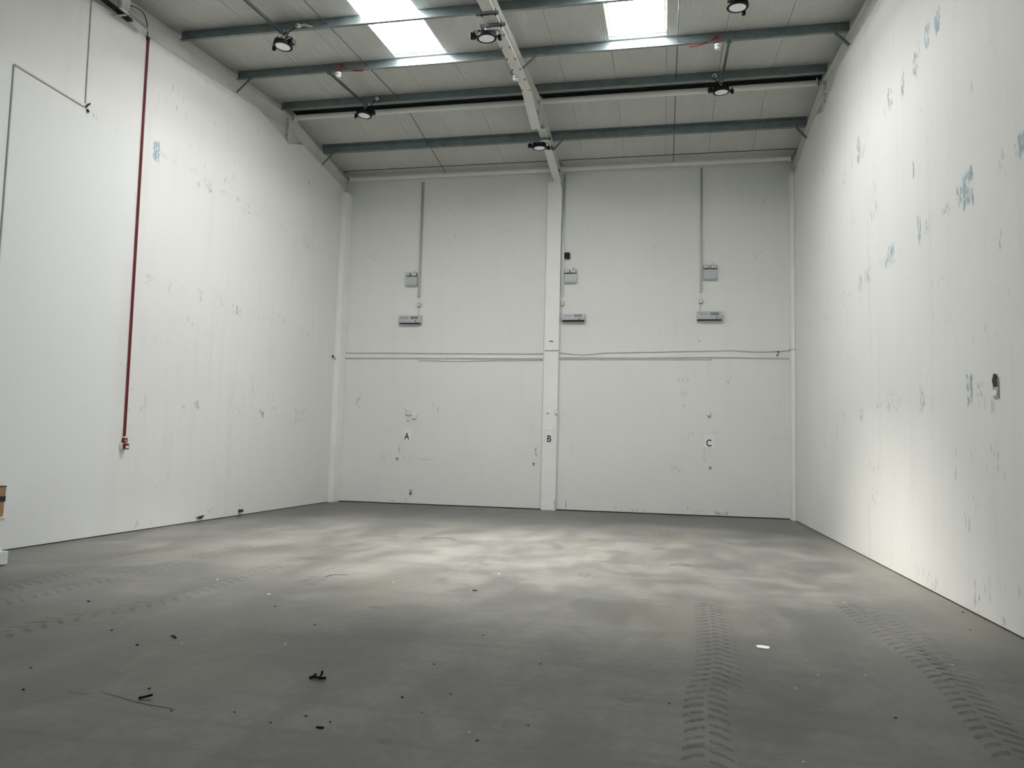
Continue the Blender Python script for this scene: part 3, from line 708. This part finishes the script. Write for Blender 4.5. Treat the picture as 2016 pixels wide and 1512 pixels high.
for (px, py, yp, off, lab) in ((1095.5, 811.5, 17.95, .1, 'round white motion detector on the side of the column'), (1395.3, 815, YB, 0, 'oval white motion detector above sheet C')):
    c = PB(px, py, yp) if not off else P(px, py, 1, 17.72)+Vector((0, -SKEW*(P(px, py, 1, 17.72).x-XR), 0)); root = empty('motion_detector', lab, 'detector', 'wall motion detectors', c)
    mb = MB().lathe([(0, 0), (.045, 0), (.052, -.015), (.048, -.04), (.03, -.058), (0, -.064)], 20, (0, 0, 0), 1)
    o = mb.build('shell', M['plastic'], root, smooth=True); o.scale.z = 1.35
    o = MB().box(-.028, .028, -.066, -.05, -.055, -.01, .008).build('lens_window', M['scuff_pale'], root)
    if off: o = MB().box(-.01, .03, -.01, .17, -.03, .03).build('mount', M['plastic'], root)
def hook(px, py, label):
    c = B(px, py); root = MB()
    root.prism([(c.x-.028, c.z+.03), (c.x+.028, c.z+.03), (c.x+.024, c.z), (c.x, c.z-.035), (c.x-.024, c.z)], 1, YB-.02, YB-.0005)
    return tag(root.build('wall_plug', M['grey_dk']), label, 'plug', 'little dark wall plugs')
hook(782, 903.5, 'little dark pointed wall plug below sheet A'); hook(1050.5, 913.5, 'little dark pointed wall plug left of the column'); hook(1398, 921.5, 'little dark pointed wall plug below sheet C')
# broken socket low on the wall below sheet A
c = B(809, 968); root = empty('broken_socket', 'broken grey socket box low on the wall below sheet A', 'socket', None, c)
MB().box(-.025, .025, -.03, -.0005, -.06, .05, .008).build('box', M['conduit'], root)
MB().box(-.018, .020, -.033, -.028, -.055, -.02).build('hole', M['dark'], root); MB().box(-.03, .02, -.034, -.028, .03, .045).build('bracket', M['grey_dk'], root)

shear_back([o for o in bpy.data.objects if o not in BEFORE])
sheet(1071, 1091, 846.5, 872.8, cyf, 'B', 1077.2, 1085.6, 857.2, 870, 'white paper sheet with letter B on the column')

# ------------------------------------------------------------------ left wall equipment
def on_left(root):
    def ch(mb, name, mt, par=None, **k):
        o = mb.build(name, mt, par or root, **k)
        if par is None: o.location = -Vector(root.location)
        return o
    return ch
a, b_ = L(290, 78), L(243, 859)
xa = XL+.022; ym = (a.y+b_.y)/2
root = empty('red_conduit', 'long red vertical conduit on the left wall', 'conduit', None, (xa, ym, b_.z)); ch = on_left(root)
ch(MB().tube([(xa, a.y, a.z), (xa, b_.y, b_.z)], .0165, 12), 'pipe', M['red'], smooth=True)
ch(MB().tube([(xa, a.y, a.z-.01), (xa, a.y, a.z+.035)], .021, 12), 'end_cap', M['red'], smooth=True)
c = L(240, 883); y = b_.y
root = empty('fire_call_point', 'red and white fire call point at the foot of the red conduit', 'call point', None, (XL, y, c.z)); ch = on_left(root)
zb1 = L(243, 862).z
ch(MB().box(XL+.0005, XL+.035, y-.075, y+.05, L(240, 884).z, L(240, 872).z, .006), 'back_box', M['plastic'])
ch(MB().box(XL+.035, XL+.075, y-.045, y+.045, L(245, 884.5).z, L(245, 873).z, .006), 'call_unit', M['red'])
ch(MB().box(XL+.075, XL+.079, y-.03, y+.03, L(245, 882).z, L(245, 877.5).z), 'glass', M['paper'])
ch(MB().box(XL+.0005, XL+.05, y-.035, y+.038, L(244, 871.5).z, zb1, .006), 'label_plate', M['red'])
ch(MB().lathe([(0, 0), (.012, 0), (.012, .004), (0, .004)], 10, (XL+.05, y-.005, zb1-.04), 0), 'lamp', M['paper'])
# grey conduits, upper left
def left_pipe(pts, r, label):
    return tag(MB().tube([L(*q)+Vector((r, 0, 0)) for q in pts], r, 8).build('grey_conduit', M['pale_conduit'], None, smooth=True), label, 'conduit', 'grey conduits on the left wall')
left_pipe([(180, -8), (167.5, 203)], .009, 'thin grey vertical conduit left of the red one')
left_pipe([(28, 127), (165, 210)], .011, 'thin grey conduit sloping in the picture, at upper left')
left_pipe([(27, 127), (-3, 520)], .009, 'thin grey vertical conduit at the left picture edge')
c = L(168, 209); tag(MB().tube([c+Vector((.01, 0, -.02)), c+Vector((.02, .02, .02)), c+Vector((.03, .05, .06))], .012, 6).tube([c+Vector((.01, .03, -.03)), c+Vector((.02, .05, -.07))], .014, 6).build('cable_stub', M['rod']), 'frayed dark cable stub where two grey conduits meet', 'cable')
# cable tray along the top of the left wall
xt = XL+.20; e_ = P(292, 61, 0, xt); ya, yb_, zt = 7.6, e_.y, e_.z+.05       # tray front edge, end and rim height
root = empty('cable_tray', 'galvanised cable tray along the top of the left wall', 'tray', None, (XL+.1, yb_, zt-.05)); ch = on_left(root)
ch(MB().box(XL+.06, xt, ya, yb_, zt-.052, zt-.049).box(xt-.003, xt, ya, yb_, zt-.05, zt).box(XL+.06, XL+.063, ya, yb_, zt-.05, zt).box(xt-.012, xt, ya, yb_, zt-.003, zt), 'tray', M['galv_bright'])
for dx in (.09, .125, .16): ch(MB().tube([(XL+dx, ya, zt-.066), (XL+dx, yb_-.30, zt-.066)], .011, 6), 'cable', M['black'])
ch(MB().tube([(XL+.18, ya, zt+.012), (XL+.18, yb_-.12, zt+.012)], .008, 6), 'cable', M['plastic'])
for y in (8.4, 9.2): ch(MB().box(XL+.001, xt+.005, y-.02, y+.02, zt-.09, zt-.078), 'bracket', M['galv_bright'])
k_ = P(248, 14, 0, xt+.05); y = k_.y
root = empty('junction_box', 'shiny metal box fixed on the cable tray', 'box', None, (xt+.03, y, zt-.06)); ch = on_left(root)
ch(MB().box(xt+.003, xt+.05, y-.085, y+.085, zt-.07, zt+.20, .004), 'case', M['galv_pale'])
for dy in (-.045, 0, .045): ch(MB().box(xt+.05, xt+.056, y+dy-.010, y+dy+.010, zt-.03, zt+.17), 'rib', M['plastic'])
for z in (zt-.045, zt+.18): ch(MB().lathe([(0, 0), (.009, 0), (.009, .006), (0, .006)], 8, (xt+.05, y+.065, z), 0), 'screw', M['rod'])
cp = [P(255, 10, 0, xt+.04), P(272, 17, 0, xt+.02), P(283, 27, 0, XL+.15), P(288, 40, 0, XL+.12), P(290, 52, 0, XL+.07), P(290.5, 66, 0, XL+.022), P(290, 79, 0, XL+.022)]
tag(MB().tube(smooth_path(cp), .008, 8).build('black_cable', M['rod']), 'dark cable looping from the tray down into the red conduit', 'cable')
# studs and holes low on the left wall
c = L(393, 1019); tag(MB().prism([(c.y-.10, c.z+.015), (c.y+.10, c.z+.035), (c.y+.02, c.z-.02)], 0, XL+.0005, XL+.03).build('wall_stop', M['dark']), 'black wedge low on the left wall', 'wedge')
c = L(472, 1003); root = empty('wall_bracket', 'small white wall bracket with a black foot, low on the left wall', 'bracket', None, (XL, c.y, c.z))
MB().box(.0005, .03, -.03, .03, .0, .12, .008).build('plate', M['plastic'], root); MB().box(.0005, .05, -.05, .05, -.045, 0).build('foot', M['dark'], root)
c = L(516, 812); root = empty('broken_fixing', 'torn fixing hole with hanging white flap on the left wall', 'fixing', None, (XL, c.y, c.z))
MB().prism([(-.05, .03), (.0, .055), (.05, .02), (.04, -.05), (.0, -.02)], 0, .0006, .004).build('hole', M['dark'], root)
MB().prism([(-.08, .05), (-.03, .08), (.01, -.0), (-.02, -.03)], 0, .004, .02).build('flap', M['plastic'], root); MB().prism([(.0, -.03), (.05, -.04), (.04, -.10), (.02, -.11)], 0, .0006, .006).build('scar', M['scuff_grey'], root)
# recessed box in the right wall
c = R(1962, 757); root = empty('wall_recess', 'open socket box with dark hole in the right wall', 'socket', None, (XR, c.y, c.z))
MB().box(-.012, -.0005, -.055, .055, -.12, .05, .004).build('back_box', M['conduit'], root); MB().prism([(-.05, -.02), (-.03, .09), (.02, .10), (.055, .04), (.03, -.02)], 0, -.016, -.012).build('hole', M['dark'], root)
MB().box(-.018, -.011, -.04, .04, -.10, -.05).build('plate', M['plastic'], root)

# ------------------------------------------------------------------ cabinet and cartons at the left picture edge
ye = G(14.5, 1112).y; xf = G(14.5, 1112).x
root = empty('white_cabinet', 'white cabinet with pale grey plinth at the left picture edge', 'cabinet', None, (xf-.4, 6.4, 0))
c8 = P(8, 1017, 0, xf-.04); ztop = c8.z
def chc(mb, name, mt):
    o = mb.build(name, mt, root); o.location = -Vector(root.location); return o
zpl = P(16, 1084.5, 0, xf).z
chc(MB().box(xf-.80, xf, 5.4, ye, 0.01, zpl, .006), 'plinth', M['cab_base'])
for yy in (5.5, ye-.1): chc(MB().box(xf-.7, xf-.05, yy-.03, yy+.03, 0, .012), 'foot', M['black'])
chc(MB().box(xf-.78, xf-.04, 5.45, c8.y+.01, zpl, ztop-.02, .004), 'body', M['cab']); chc(MB().box(xf-.79, xf-.03, 5.44, c8.y+.015, ztop-.02, ztop, .004), 'top', M['cab'])
z1 = P(10, 987.5, 0, xf-.05).z; z2 = P(12.5, 958.5, 0, xf-.05).z
root = empty('carton', 'lower brown carton on the white cabinet, at left edge', 'carton', 'brown cartons', (xf-.3, 6.8, ztop))
o = MB().box(xf-.50, xf-.05, c8.y-.55, c8.y-.002, ztop, z1, .004).build('box', M['card'], root); o.location = -Vector(root.location)
o = MB().box(xf-.0495, xf-.048, c8.y-.12, c8.y-.06, ztop+.06, z1-.05).build('print', M['tape'], root); o.location = -Vector(root.location)
root = empty('carton', 'upper brown carton with black tape band and black lid, at left edge', 'carton', 'brown cartons', (xf-.3, 6.8, z1))
for nme, z0_, z1_, g, mt in (('box', z1, z2, 0, 'card'), ('tape_band', z1+.002, z1+(z2-z1)*.38, .002, 'tape'), ('lid', z2-.001, z2+.012, .003, 'tape')):
    o = MB().box(xf-.50-g, xf-.05+g, c8.y-.55-g, c8.y+.008+g, z0_, z1_, .002).build(nme, M[mt], root); o.location = -Vector(root.location)

# ------------------------------------------------------------------ scuff marks (flat paint wear) on the walls
def scuffs(wall, kind, clusters, name='scuff_marks'):
    """cluster: (px, py, n, half width m, half height m, material, fleck length m)"""
    for (px, py, n, hw, hh, mt, ln) in clusters:
        mb = MB()
        if kind == 'L': c = L(px, py); mk = lambda u, v, e: Vector((XL+.0006+e, c.y+u, max(.02, c.z+v)))
        elif kind == 'R': c = R(px, py); mk = lambda u, v, e: Vector((XR-.0006-e, c.y+u, max(.02, c.z+v)))
        else: c = B(px, py); mk = lambda u, v, e: Vector((c.x+u, YB-.0006-e, max(.03, c.z+v)))
        for k in range(n):
            u, v = random.uniform(-hw, hw), random.uniform(-hh, hh); l = ln*random.uniform(.3, 1.0); w_ = l*random.uniform(.10, .32); sk = random.uniform(-.25, .25)*l
            mb.poly([mk(u-w_*.5, v-l*.3, k*2e-5), mk(u+w_*.4, v-l*.5, k*2e-5), mk(u+w_*.5+sk*.3, v+l*.3, k*2e-5), mk(u+sk*.3, v+l*.5, k*2e-5), mk(u-w_*.4+sk*.2, v+l*.2, k*2e-5)])
        o = mb.build(name, M[mt], wall, recalc=False); o['kind'] = 'stuff'
bl, gr, pa = 'scuff_blue', 'scuff_grey', 'scuff_pale'
scuffs(wall_left, 'L', [(308, 298, 46, .07, .14, bl, .12), (318, 303, 14, .10, .05, bl, .05), (330, 310, 8, .08, .03, gr, .04), (346, 322, 9, .06, .04, bl, .05), (378, 336, 10, .12, .05, gr, .06), (390, 365, 5, .04, .10, pa, .12),
    (410, 364, 26, .12, .11, bl, .08), (445, 382, 14, .16, .05, gr, .05), (470, 392, 8, .1, .05, gr, .08), (484, 410, 22, .14, .11, gr, .07), (505, 420, 12, .12, .05, gr, .05), (535, 438, 9, .15, .06, pa, .07), (558, 450, 14, .14, .05, gr, .05),
    (603, 478, 24, .16, .10, gr, .07), (628, 490, 8, .1, .06, pa, .07), (648, 503, 9, .15, .08, pa, .08),
    (297, 552, 16, .10, .09, gr, .06), (335, 566, 8, .08, .10, pa, .10), (362, 572, 8, .12, .05, pa, .06), (395, 580, 16, .09, .13, gr, .07), (432, 590, 12, .14, .09, pa, .09), (465, 610, 20, .16, .11, gr, .10), (497, 612, 12, .12, .05, gr, .05),
    (525, 630, 18, .25, .06, gr, .05), (553, 628, 14, .18, .06, gr, .06), (605, 655, 26, .35, .08, gr, .07), (640, 662, 10, .3, .05, pa, .05),
    (284, 792, 14, .07, .14, pa, .10), (362, 803, 5, .05, .03, gr, .06), (389, 800, 12, .08, .09, gr, .10), (455, 803, 20, .14, .12, pa, .05), (465, 803, 9, .06, .05, gr, .05), (490, 802, 5, .05, .03, gr, .05), (540, 812, 18, .14, .12, gr, .08), (592, 818, 30, .28, .16, gr, .09), (630, 822, 18, .4, .12, pa, .06),
    (258, 780, 6, .08, .3, gr, .05), (256, 850, 6, .05, .25, gr, .05), (455, 900, 10, .3, .06, pa, .06), (312, 958, 4, .08, .01, gr, .05), (415, 1010, 10, .12, .1, gr, .07), (445, 1012, 6, .1, .08, gr, .06), (270, 1030, 5, .05, .05, gr, .10),
    (345, 195, 8, .4, .2, pa, .14), (180, 220, 8, .12, .05, gr, .10), (310, 215, 4, .1, .1, pa, .08), (440, 355, 8, .6, .25, pa, .16), (500, 780, 18, .9, .5, pa, .10), (380, 640, 16, .8, .5, pa, .10), (560, 720, 14, .9, .4, pa, .08), (600, 340, 6, .3, .2, gr, .12), (580, 960, 10, .9, .4, pa, .09)])
scuffs(wall_right, 'R', [(1845, 45, 22, .07, .13, bl, .14), (1825, 70, 20, .09, .12, bl, .14), (1808, 100, 8, .06, .10, pa, .10), (1802, 132, 20, .08, .16, gr, .12), (1777, 165, 10, .06, .14, gr, .16), (1752, 195, 16, .10, .15, gr, .14), (1742, 218, 8, .12, .08, gr, .08), (1707, 270, 8, .14, .10, pa, .10),
    (1691, 294, 26, .10, .17, gr, .14), (1700, 292, 8, .05, .08, gr, .14), (1675, 322, 12, .14, .12, pa, .12), (1660, 355, 10, .16, .1, gr, .09), (1799, 331, 12, .03, .10, gr, .14), (1621, 333, 6, .05, .08, gr, .10),
    (2012, 283, 34, .07, .09, bl, .12), (2005, 292, 14, .08, .06, gr, .08), (1972, 320, 5, .04, .10, pa, .12), (1906, 372, 60, .14, .16, bl, .13), (1890, 386, 20, .08, .08, bl, .09), (1862, 416, 14, .10, .06, gr, .07), (1826, 442, 14, .09, .09, gr, .07), (1810, 452, 22, .06, .15, bl, .14),
    (1752, 505, 46, .20, .13, bl, .10), (1740, 515, 14, .2, .06, gr, .06), (1708, 542, 24, .16, .13, bl, .11), (1693, 556, 18, .10, .12, bl, .10), (1674, 572, 12, .15, .08, bl, .07), (1658, 592, 12, .2, .12, bl, .09), (1626, 622, 12, .18, .08, gr, .08), (1598, 640, 18, .4, .10, gr, .09),
    (1909, 766, 40, .07, .15, bl, .08), (1930, 776, 12, .08, .10, gr, .06), (1815, 785, 24, .09, .14, bl, .09), (1833, 795, 6, .05, .08, gr, .06), (1753, 790, 20, .15, .10, bl, .07), (1770, 795, 12, .10, .08, gr, .06), (1728, 800, 12, .2, .04, gr, .05), (1697, 815, 22, .12, .12, gr, .09), (1662, 824, 20, .14, .12, gr, .07), (1625, 836, 14, .4, .08, pa, .07),
    (1918, 1175, 8, .04, .14, pa, .14), (1926, 1190, 6, .05, .10, gr, .07), (1975, 1221, 10, .05, .04, gr, .05), (1840, 1150, 8, .10, .08, gr, .07), (1960, 1160, 12, .25, .2, pa, .10), (1812, 1110, 10, .3, .15, pa, .10), (1720, 950, 14, .3, .35, pa, .16), (1900, 950, 14, .3, .4, pa, .16), (1850, 600, 10, .3, .3, pa, .12), (1960, 880, 12, .2, .4, pa, .16), (1605, 1036, 6, .2, .06, gr, .05), (1960, 560, 10, .3, .5, pa, .12),
    (1720, 395, 10, .15, .25, pa, .22), (1680, 440, 8, .2, .2, pa, .15), (1700, 1090, 12, .8, .1, pa, .08)])
scuffs(wall_back, 'B', [(706, 793, 14, .05, .12, gr, .09), (858, 803, 10, .09, .09, pa, .12), (808, 717, 3, .02, .02, gr, .04), (782, 718, 6, .08, .04, pa, .04), (755, 765, 8, .06, .12, pa, .05), (765, 848, 14, .06, .14, pa, .06), (785, 883, 8, .03, .10, gr, .08), (790, 882, 10, .05, .06, pa, .04), (756, 905, 12, .08, .12, pa, .07), (740, 930, 10, .06, .25, pa, .06),
    (790, 970, 6, .04, .03, gr, .04), (768, 986, 14, .12, .05, gr, .06), (797, 986, 12, .06, .05, gr, .05), (800, 902, 8, .08, .08, pa, .09), (668, 956, 12, .10, .12, pa, .08), (668, 742, 8, .04, .08, gr, .09), (1054, 893, 7, .03, .14, gr, .12), (1046, 850, 8, .05, .12, pa, .07), (880, 815, 16, .5, .25, pa, .06), (960, 900, 10, .6, .4, pa, .05),
    (735, 505, 18, .10, .14, pa, .08), (710, 520, 12, .12, .10, pa, .07), (880, 440, 12, .25, .4, pa, .10), (990, 450, 10, .25, .2, pa, .10), (1010, 494, 4, .08, .03, pa, .07), (1300, 440, 14, .16, .06, pa, .05), (1185, 460, 8, .15, .1, pa, .06), (1490, 505, 10, .15, .12, pa, .08), (1500, 393, 6, .1, .1, pa, .1), (1375, 671, 4, .05, .01, gr, .06), (1112, 678, 4, .05, .03, pa, .06),
    (1350, 748, 14, .20, .04, pa, .10), (1396, 725, 16, .05, .12, pa, .06), (1347, 775, 14, .08, .10, pa, .09), (1347, 799, 5, .04, .02, gr, .05), (1360, 853, 6, .06, .01, gr, .05), (1410, 852, 5, .04, .01, gr, .05), (1386, 898, 10, .02, .12, gr, .07), (1356, 865, 10, .04, .12, pa, .08), (1325, 923, 16, .22, .05, pa, .08), (1125, 886, 14, .06, .2, pa, .08), (1260, 880, 6, .05, .02, gr, .04), (1530, 862, 12, .14, .08, pa, .07), (1515, 797, 6, .3, .02, pa, .1),
    (1240, 1003, 24, .40, .05, gr, .07), (1360, 1005, 24, .5, .06, pa, .09), (1420, 1010, 22, .16, .03, gr, .10), (1300, 935, 16, .6, .3, pa, .07), (1484, 810, 4, .05, .05, gr, .05), (1545, 773, 3, .03, .03, gr, .04), (1435, 750, 8, .06, .12, pa, .09), (1470, 985, 14, .5, .2, pa, .07)])
# scratch, crack, column knocks
def bmark(pts, mt, name, yp=YB, wall=None, e=.0012):
    v = [PB(px, py, yp)+Vector((0, -e, 0)) for px, py in pts]
    o = MB().poly(v).build(name, M[mt], wall or wall_back, recalc=False)
    if wall is not None and wall is not wall_back: o.location = -Vector(wall.location)
    return o
bmark([(818, 904), (838, 904.3), (856, 905), (838, 905.3)], 'scuff_grey', 'scratch')
bmark([(1113.3, 984), (1114.6, 984), (1115.4, 992), (1114.8, 1002), (1113.6, 1002), (1113, 994)], 'scuff_grey', 'crack')
bmark([(1081.5, 671), (1089.5, 671.3), (1089.5, 672.8), (1085, 673.2), (1081.5, 672.4)], 'ink', 'knock_mark', cyf, col_m)
bmark([(1076, 813), (1080.5, 813), (1080.5, 814.5), (1076, 814.5)], 'ink', 'knock_mark', cyf, col_m)
bmark([(1086.5, 891), (1088, 891), (1088, 892.5), (1086.5, 892.5)], 'scuff_grey', 'knock_mark', cyf, col_m)
bmark([(1090.5, 988), (1092.3, 984), (1092.2, 1003), (1090.6, 1001), (1091.2, 996)], 'conduit', 'chipped_corner', cyf, col_m)

shear_back([wall_back] + list(wall_back.children))

# ------------------------------------------------------------------ tyre prints and marks on the floor
def track(px_pts, width, pitch, mt, two=True, tw=.45, bar=.052, name='tyre_print', skew=0):
    g = [G(*q) for q in px_pts]; path = smooth_path(g, 14)
    d = [0]
    for a, b_ in zip(path, path[1:]): d.append(d[-1]+(b_-a).length)
    mb = MB(); s = 0; i = 0; k = 0
    while s < d[-1]:
        while i < len(d)-2 and d[i+1] < s: i += 1
        f = (s-d[i])/max(1e-6, d[i+1]-d[i]); c = path[i].lerp(path[i+1], f); T = (path[i+1]-path[i]).normalized(); N = Vector((-T.y, T.x, 0))
        for sd in (-1, 1):
            off = pitch*.5 if sd > 0 else 0
            h = width*.5*random.uniform(.92, 1.03); ww = bar*random.uniform(.7, 1.2); zz = .0008+.000004*(k % 60)
            a0 = c+T*(off+.02)+N*sd*.012; a1 = c+T*(off-h*tw)+N*sd*h; up = Vector((0, 0, zz))
            am = a0.lerp(a1, .55)+T*.012
            mb.poly([p+up for p in ([a0, am, a1, a1+T*ww*.9, am+T*ww, a0+T*ww] if sd < 0 else [a0+T*ww, am+T*ww, a1+T*ww*.9, a1, am, a0])]); k += 1
        s += pitch
    o = mb.build(name, M[mt], floor, recalc=False); o['kind'] = 'stuff'; return o
track([(1392, 1505), (1392, 1440), (1390, 1380), (1402, 1310), (1400, 1250), (1392, 1190)], .25, .125, 'tyre', tw=.55)
track([(1420, 1345), (1425, 1300), (1418, 1250), (1408, 1205), (1400, 1180)], .25, .125, 'tyre_faint', tw=.55)
track([(2010, 1500), (1955, 1440), (1890, 1360), (1820, 1300), (1750, 1250), (1700, 1215), (1660, 1185)], .25, .125, 'tyre', tw=.55)
track([(1900, 1345), (1845, 1290), (1790, 1240), (1730, 1205)], .22, .125, 'tyre_faint', tw=.55)
track([(1640, 1150), (1610, 1135), (1580, 1120)], .24, .12, 'tyre_faint')
track([(0, 1160), (140, 1125), (300, 1085), (480, 1045), (600, 1020)], .34, .13, 'tyre_faint')
track([(0, 1185), (160, 1150), (330, 1112), (480, 1075)], .3, .13, 'tyre_faint')
track([(0, 1250), (120, 1220), (330, 1180), (520, 1120), (700, 1070)], .3, .15, 'tyre_faint')
track([(880, 1130), (920, 1105), (955, 1085)], .26, .12, 'tyre_faint')
track([(600, 1150), (700, 1105), (800, 1070)], .26, .13, 'tyre_faint')
track([(1240, 1053), (1310, 1052), (1340, 1051)], .3, .14, 'tyre_faint')
def fmark(pts, mt, name, e=.0006):
    return MB().poly([G(*q)+Vector((0, 0, e)) for q in pts]).build(name, M[mt], floor, recalc=False)
def blob(px, py, rx, ry, n=12):
    return [(px+rx*math.cos(2*math.pi*k/n)*random.uniform(.65, 1.1), py+ry*math.sin(2*math.pi*k/n)*random.uniform(.65, 1.1)) for k in range(n)]
for px, py, rx, ry, mt in ((737, 1196, 17, 4, 'stain'), (987, 1138, 12, 3, 'stain'), (1150, 1131, 16, 8, 'stain'), (1240, 1378, 26, 6, 'stain'), (665, 1132, 20, 3, 'stain'), (912, 1151, 18, 3, 'stain'), (1160, 1089, 14, 2.5, 'stain'), (1165, 1063, 14, 3, 'stain'), (875, 1060, 25, 2, 'stain'), (1345, 1113, 22, 2.5, 'stain'), (760, 1460, 16, 6, 'stain'), (1300, 1080, 18, 3, 'stain'), (1000, 1212, 8, 1.5, 'stain'),
                           (500, 1405, 12, 22, 'chalk'), (680, 1326, 7, 3, 'chalk'), (1000, 1397, 12, 3, 'chalk'), (1650, 1285, 18, 8, 'chalk'), (1810, 1432, 36, 8, 'chalk'), (1720, 1192, 9, 2, 'chalk')):
    fmark(blob(px, py, rx, ry), mt, 'floor_stain' if mt == 'stain' else 'floor_scrape')
def fline(px_pts, w_, mt, name):
    g = smooth_path([G(*q) for q in px_pts], 5); mb = MB()
    for a, b_ in zip(g, g[1:]):
        T = (b_-a).normalized(); N = Vector((-T.y, T.x, 0))*w_/2; u = Vector((0, 0, .0009)); mb.poly([a+N+u, a-N+u, b_-N+u, b_+N+u])
    return mb.build(name, M[mt], floor, recalc=False)
M['crack'] = decal('floor_crack_dirt', (.05, .05, .05), .85, 22, .25, .5)
fline([(198, 1362), (235, 1373), (275, 1384), (318, 1392), (345, 1397)], .012, 'crack', 'floor_crack'); fline([(132, 1362), (150, 1364), (170, 1368), (185, 1364)], .008, 'crack', 'floor_crack')
fline([(640, 1136), (660, 1131), (685, 1132)], .03, 'crack', 'skid_mark'); fline([(830, 1060), (860, 1058), (900, 1062)], .04, 'crack', 'skid_mark'); fline([(1320, 1112), (1340, 1110), (1360, 1114)], .03, 'crack', 'skid_mark')
for k in range(5): fline([(842+k*9, 1468-k*3), (850+k*8, 1432), (862+k*7, 1402)], .012, 'chalk', 'scrape_line')
fline([(760, 1137), (800, 1120), (830, 1107)], .03, 'chalk', 'scrape_line'); fline([(1590, 1350), (1650, 1365), (1700, 1375)], .01, 'chalk', 'scrape_line'); fline([(1490, 1388), (1580, 1385), (1700, 1368)], .012, 'chalk', 'scrape_line')

# ------------------------------------------------------------------ debris on the floor
def crumb(px, py, r, mt, name, label, cat, group=None, flat=.5):
    r *= .62
    c = G(px, py); mb = MB(); n = 7
    top = [c+Vector((math.cos(2*math.pi*k/n)*r*random.uniform(.4, .9), math.sin(2*math.pi*k/n)*r*random.uniform(.4, .9), r*flat*random.uniform(.5, 1))) for k in range(n)]
    bot = [Vector((c.x+(p.x-c.x)*1.25, c.y+(p.y-c.y)*1.25, .0003)) for p in top]
    A = [mb.bm.verts.new(p) for p in top]; Bv = [mb.bm.verts.new(p) for p in bot]; ct = mb.bm.verts.new(c+Vector((0, 0, r*flat*1.1)))
    for k in range(n):
        mb.bm.faces.new((A[k], A[(k+1) % n], ct)); mb.bm.faces.new((Bv[k], Bv[(k+1) % n], A[(k+1) % n], A[k]))
    mb.bm.faces.new(Bv[::-1])
    return tag(mb.build(name, M[mt]), label, cat, group)
c = G(625, 1338)
tag(MB().tube([c+Vector((-.055, 0, .008)), c+Vector((-.02, .012, .012)), c+Vector((.02, .0, .010)), c+Vector((.045, .02, .010))], .008, 6).tube([c+Vector((.01, .0, .012)), c+Vector((.022, .01, .03)), c+Vector((.024, .012, .052))], .007, 6).tube([c+Vector((-.04, .01, .01)), c+Vector((-.025, .03, .024))], .007, 6).build('rubber_scrap', M['black']), 'largest black twisted scrap lying on the floor, left of centre', 'scrap')
c = G(1503, 1275)
tag(MB().prism([(c.x-.045, c.y-.03), (c.x+.03, c.y-.05), (c.x+.05, c.y+.02), (c.x-.01, c.y+.05), (c.x-.05, c.y+.035)], 2, .001, .006).build('paper_scrap', M['paper']), 'crumpled white paper scrap beside the chevron tyre tracks', 'scrap')
c = G(630, 1433.5); tag(MB().box(c.x-.02, c.x+.02, c.y-.005, c.y+.005, .0005, .009, .002).build('plastic_strip', M['black']), 'short straight black strip near the bottom edge, left of centre', 'strip')
c = G(285, 1376); tag(MB().tube([c+Vector((-.03, -.01, .006)), c+Vector((0, 0, .012)), c+Vector((.025, .03, .016))], .007, 6).build('rubber_scrap', M['black']), 'small bent black scrap beside the floor crack', 'scrap')
for px, py, r in ((270, 1270, .025), (340, 1253, .03), (345, 1256, .03), (937, 1163, .03), (932, 1163, .03), (951, 1251, .016), (855, 1308, .018), (792, 1373, .018), (887, 1367, .014), (294, 1356, .02), (602, 1410, .016), (650, 1422, .016), (338, 1400, .014), (462, 1402, .012), (533, 1423, .012), (1763, 1413.5, .016), (1896, 1206, .02), (1910, 1240, .018), (1318, 1385, .012), (940, 1458, .014), (1040, 1428, .012), (541, 1194, .02), (620, 1230, .02), (175, 1184, .025), (46, 1358, .018), (61, 1315, .014), (220, 1241, .02), (1064, 1307, .014), (831, 1404, .012)):
    crumb(px, py, r, 'black', 'debris_crumb', 'tiny dark crumb of debris on the concrete floor', 'crumb', 'dark crumbs on the floor')
for px, py, r in ((530, 1170, .03), (358, 1267, .018), (982, 1130, .025), (774, 1147, .022), (1611, 1329, .014), (1566, 1355, .014), (1704, 1330, .012), (1875, 1309, .016), (1582, 1500, .012), (924, 1442, .014), (1663, 1187, .02), (562, 1268, .014), (428, 1141, .025), (1500, 1242, .014)):
    crumb(px, py, r, 'paper', 'plaster_crumb', 'tiny white plaster crumb on the concrete floor', 'crumb', 'white crumbs on the floor', .35)
for px, py, r in ((480, 1013, .04), (403, 1021, .02)): crumb(px, py, r, 'black', 'debris_crumb', 'dark crumb on the floor at the foot of the left wall', 'crumb', 'crumbs by the left wall')
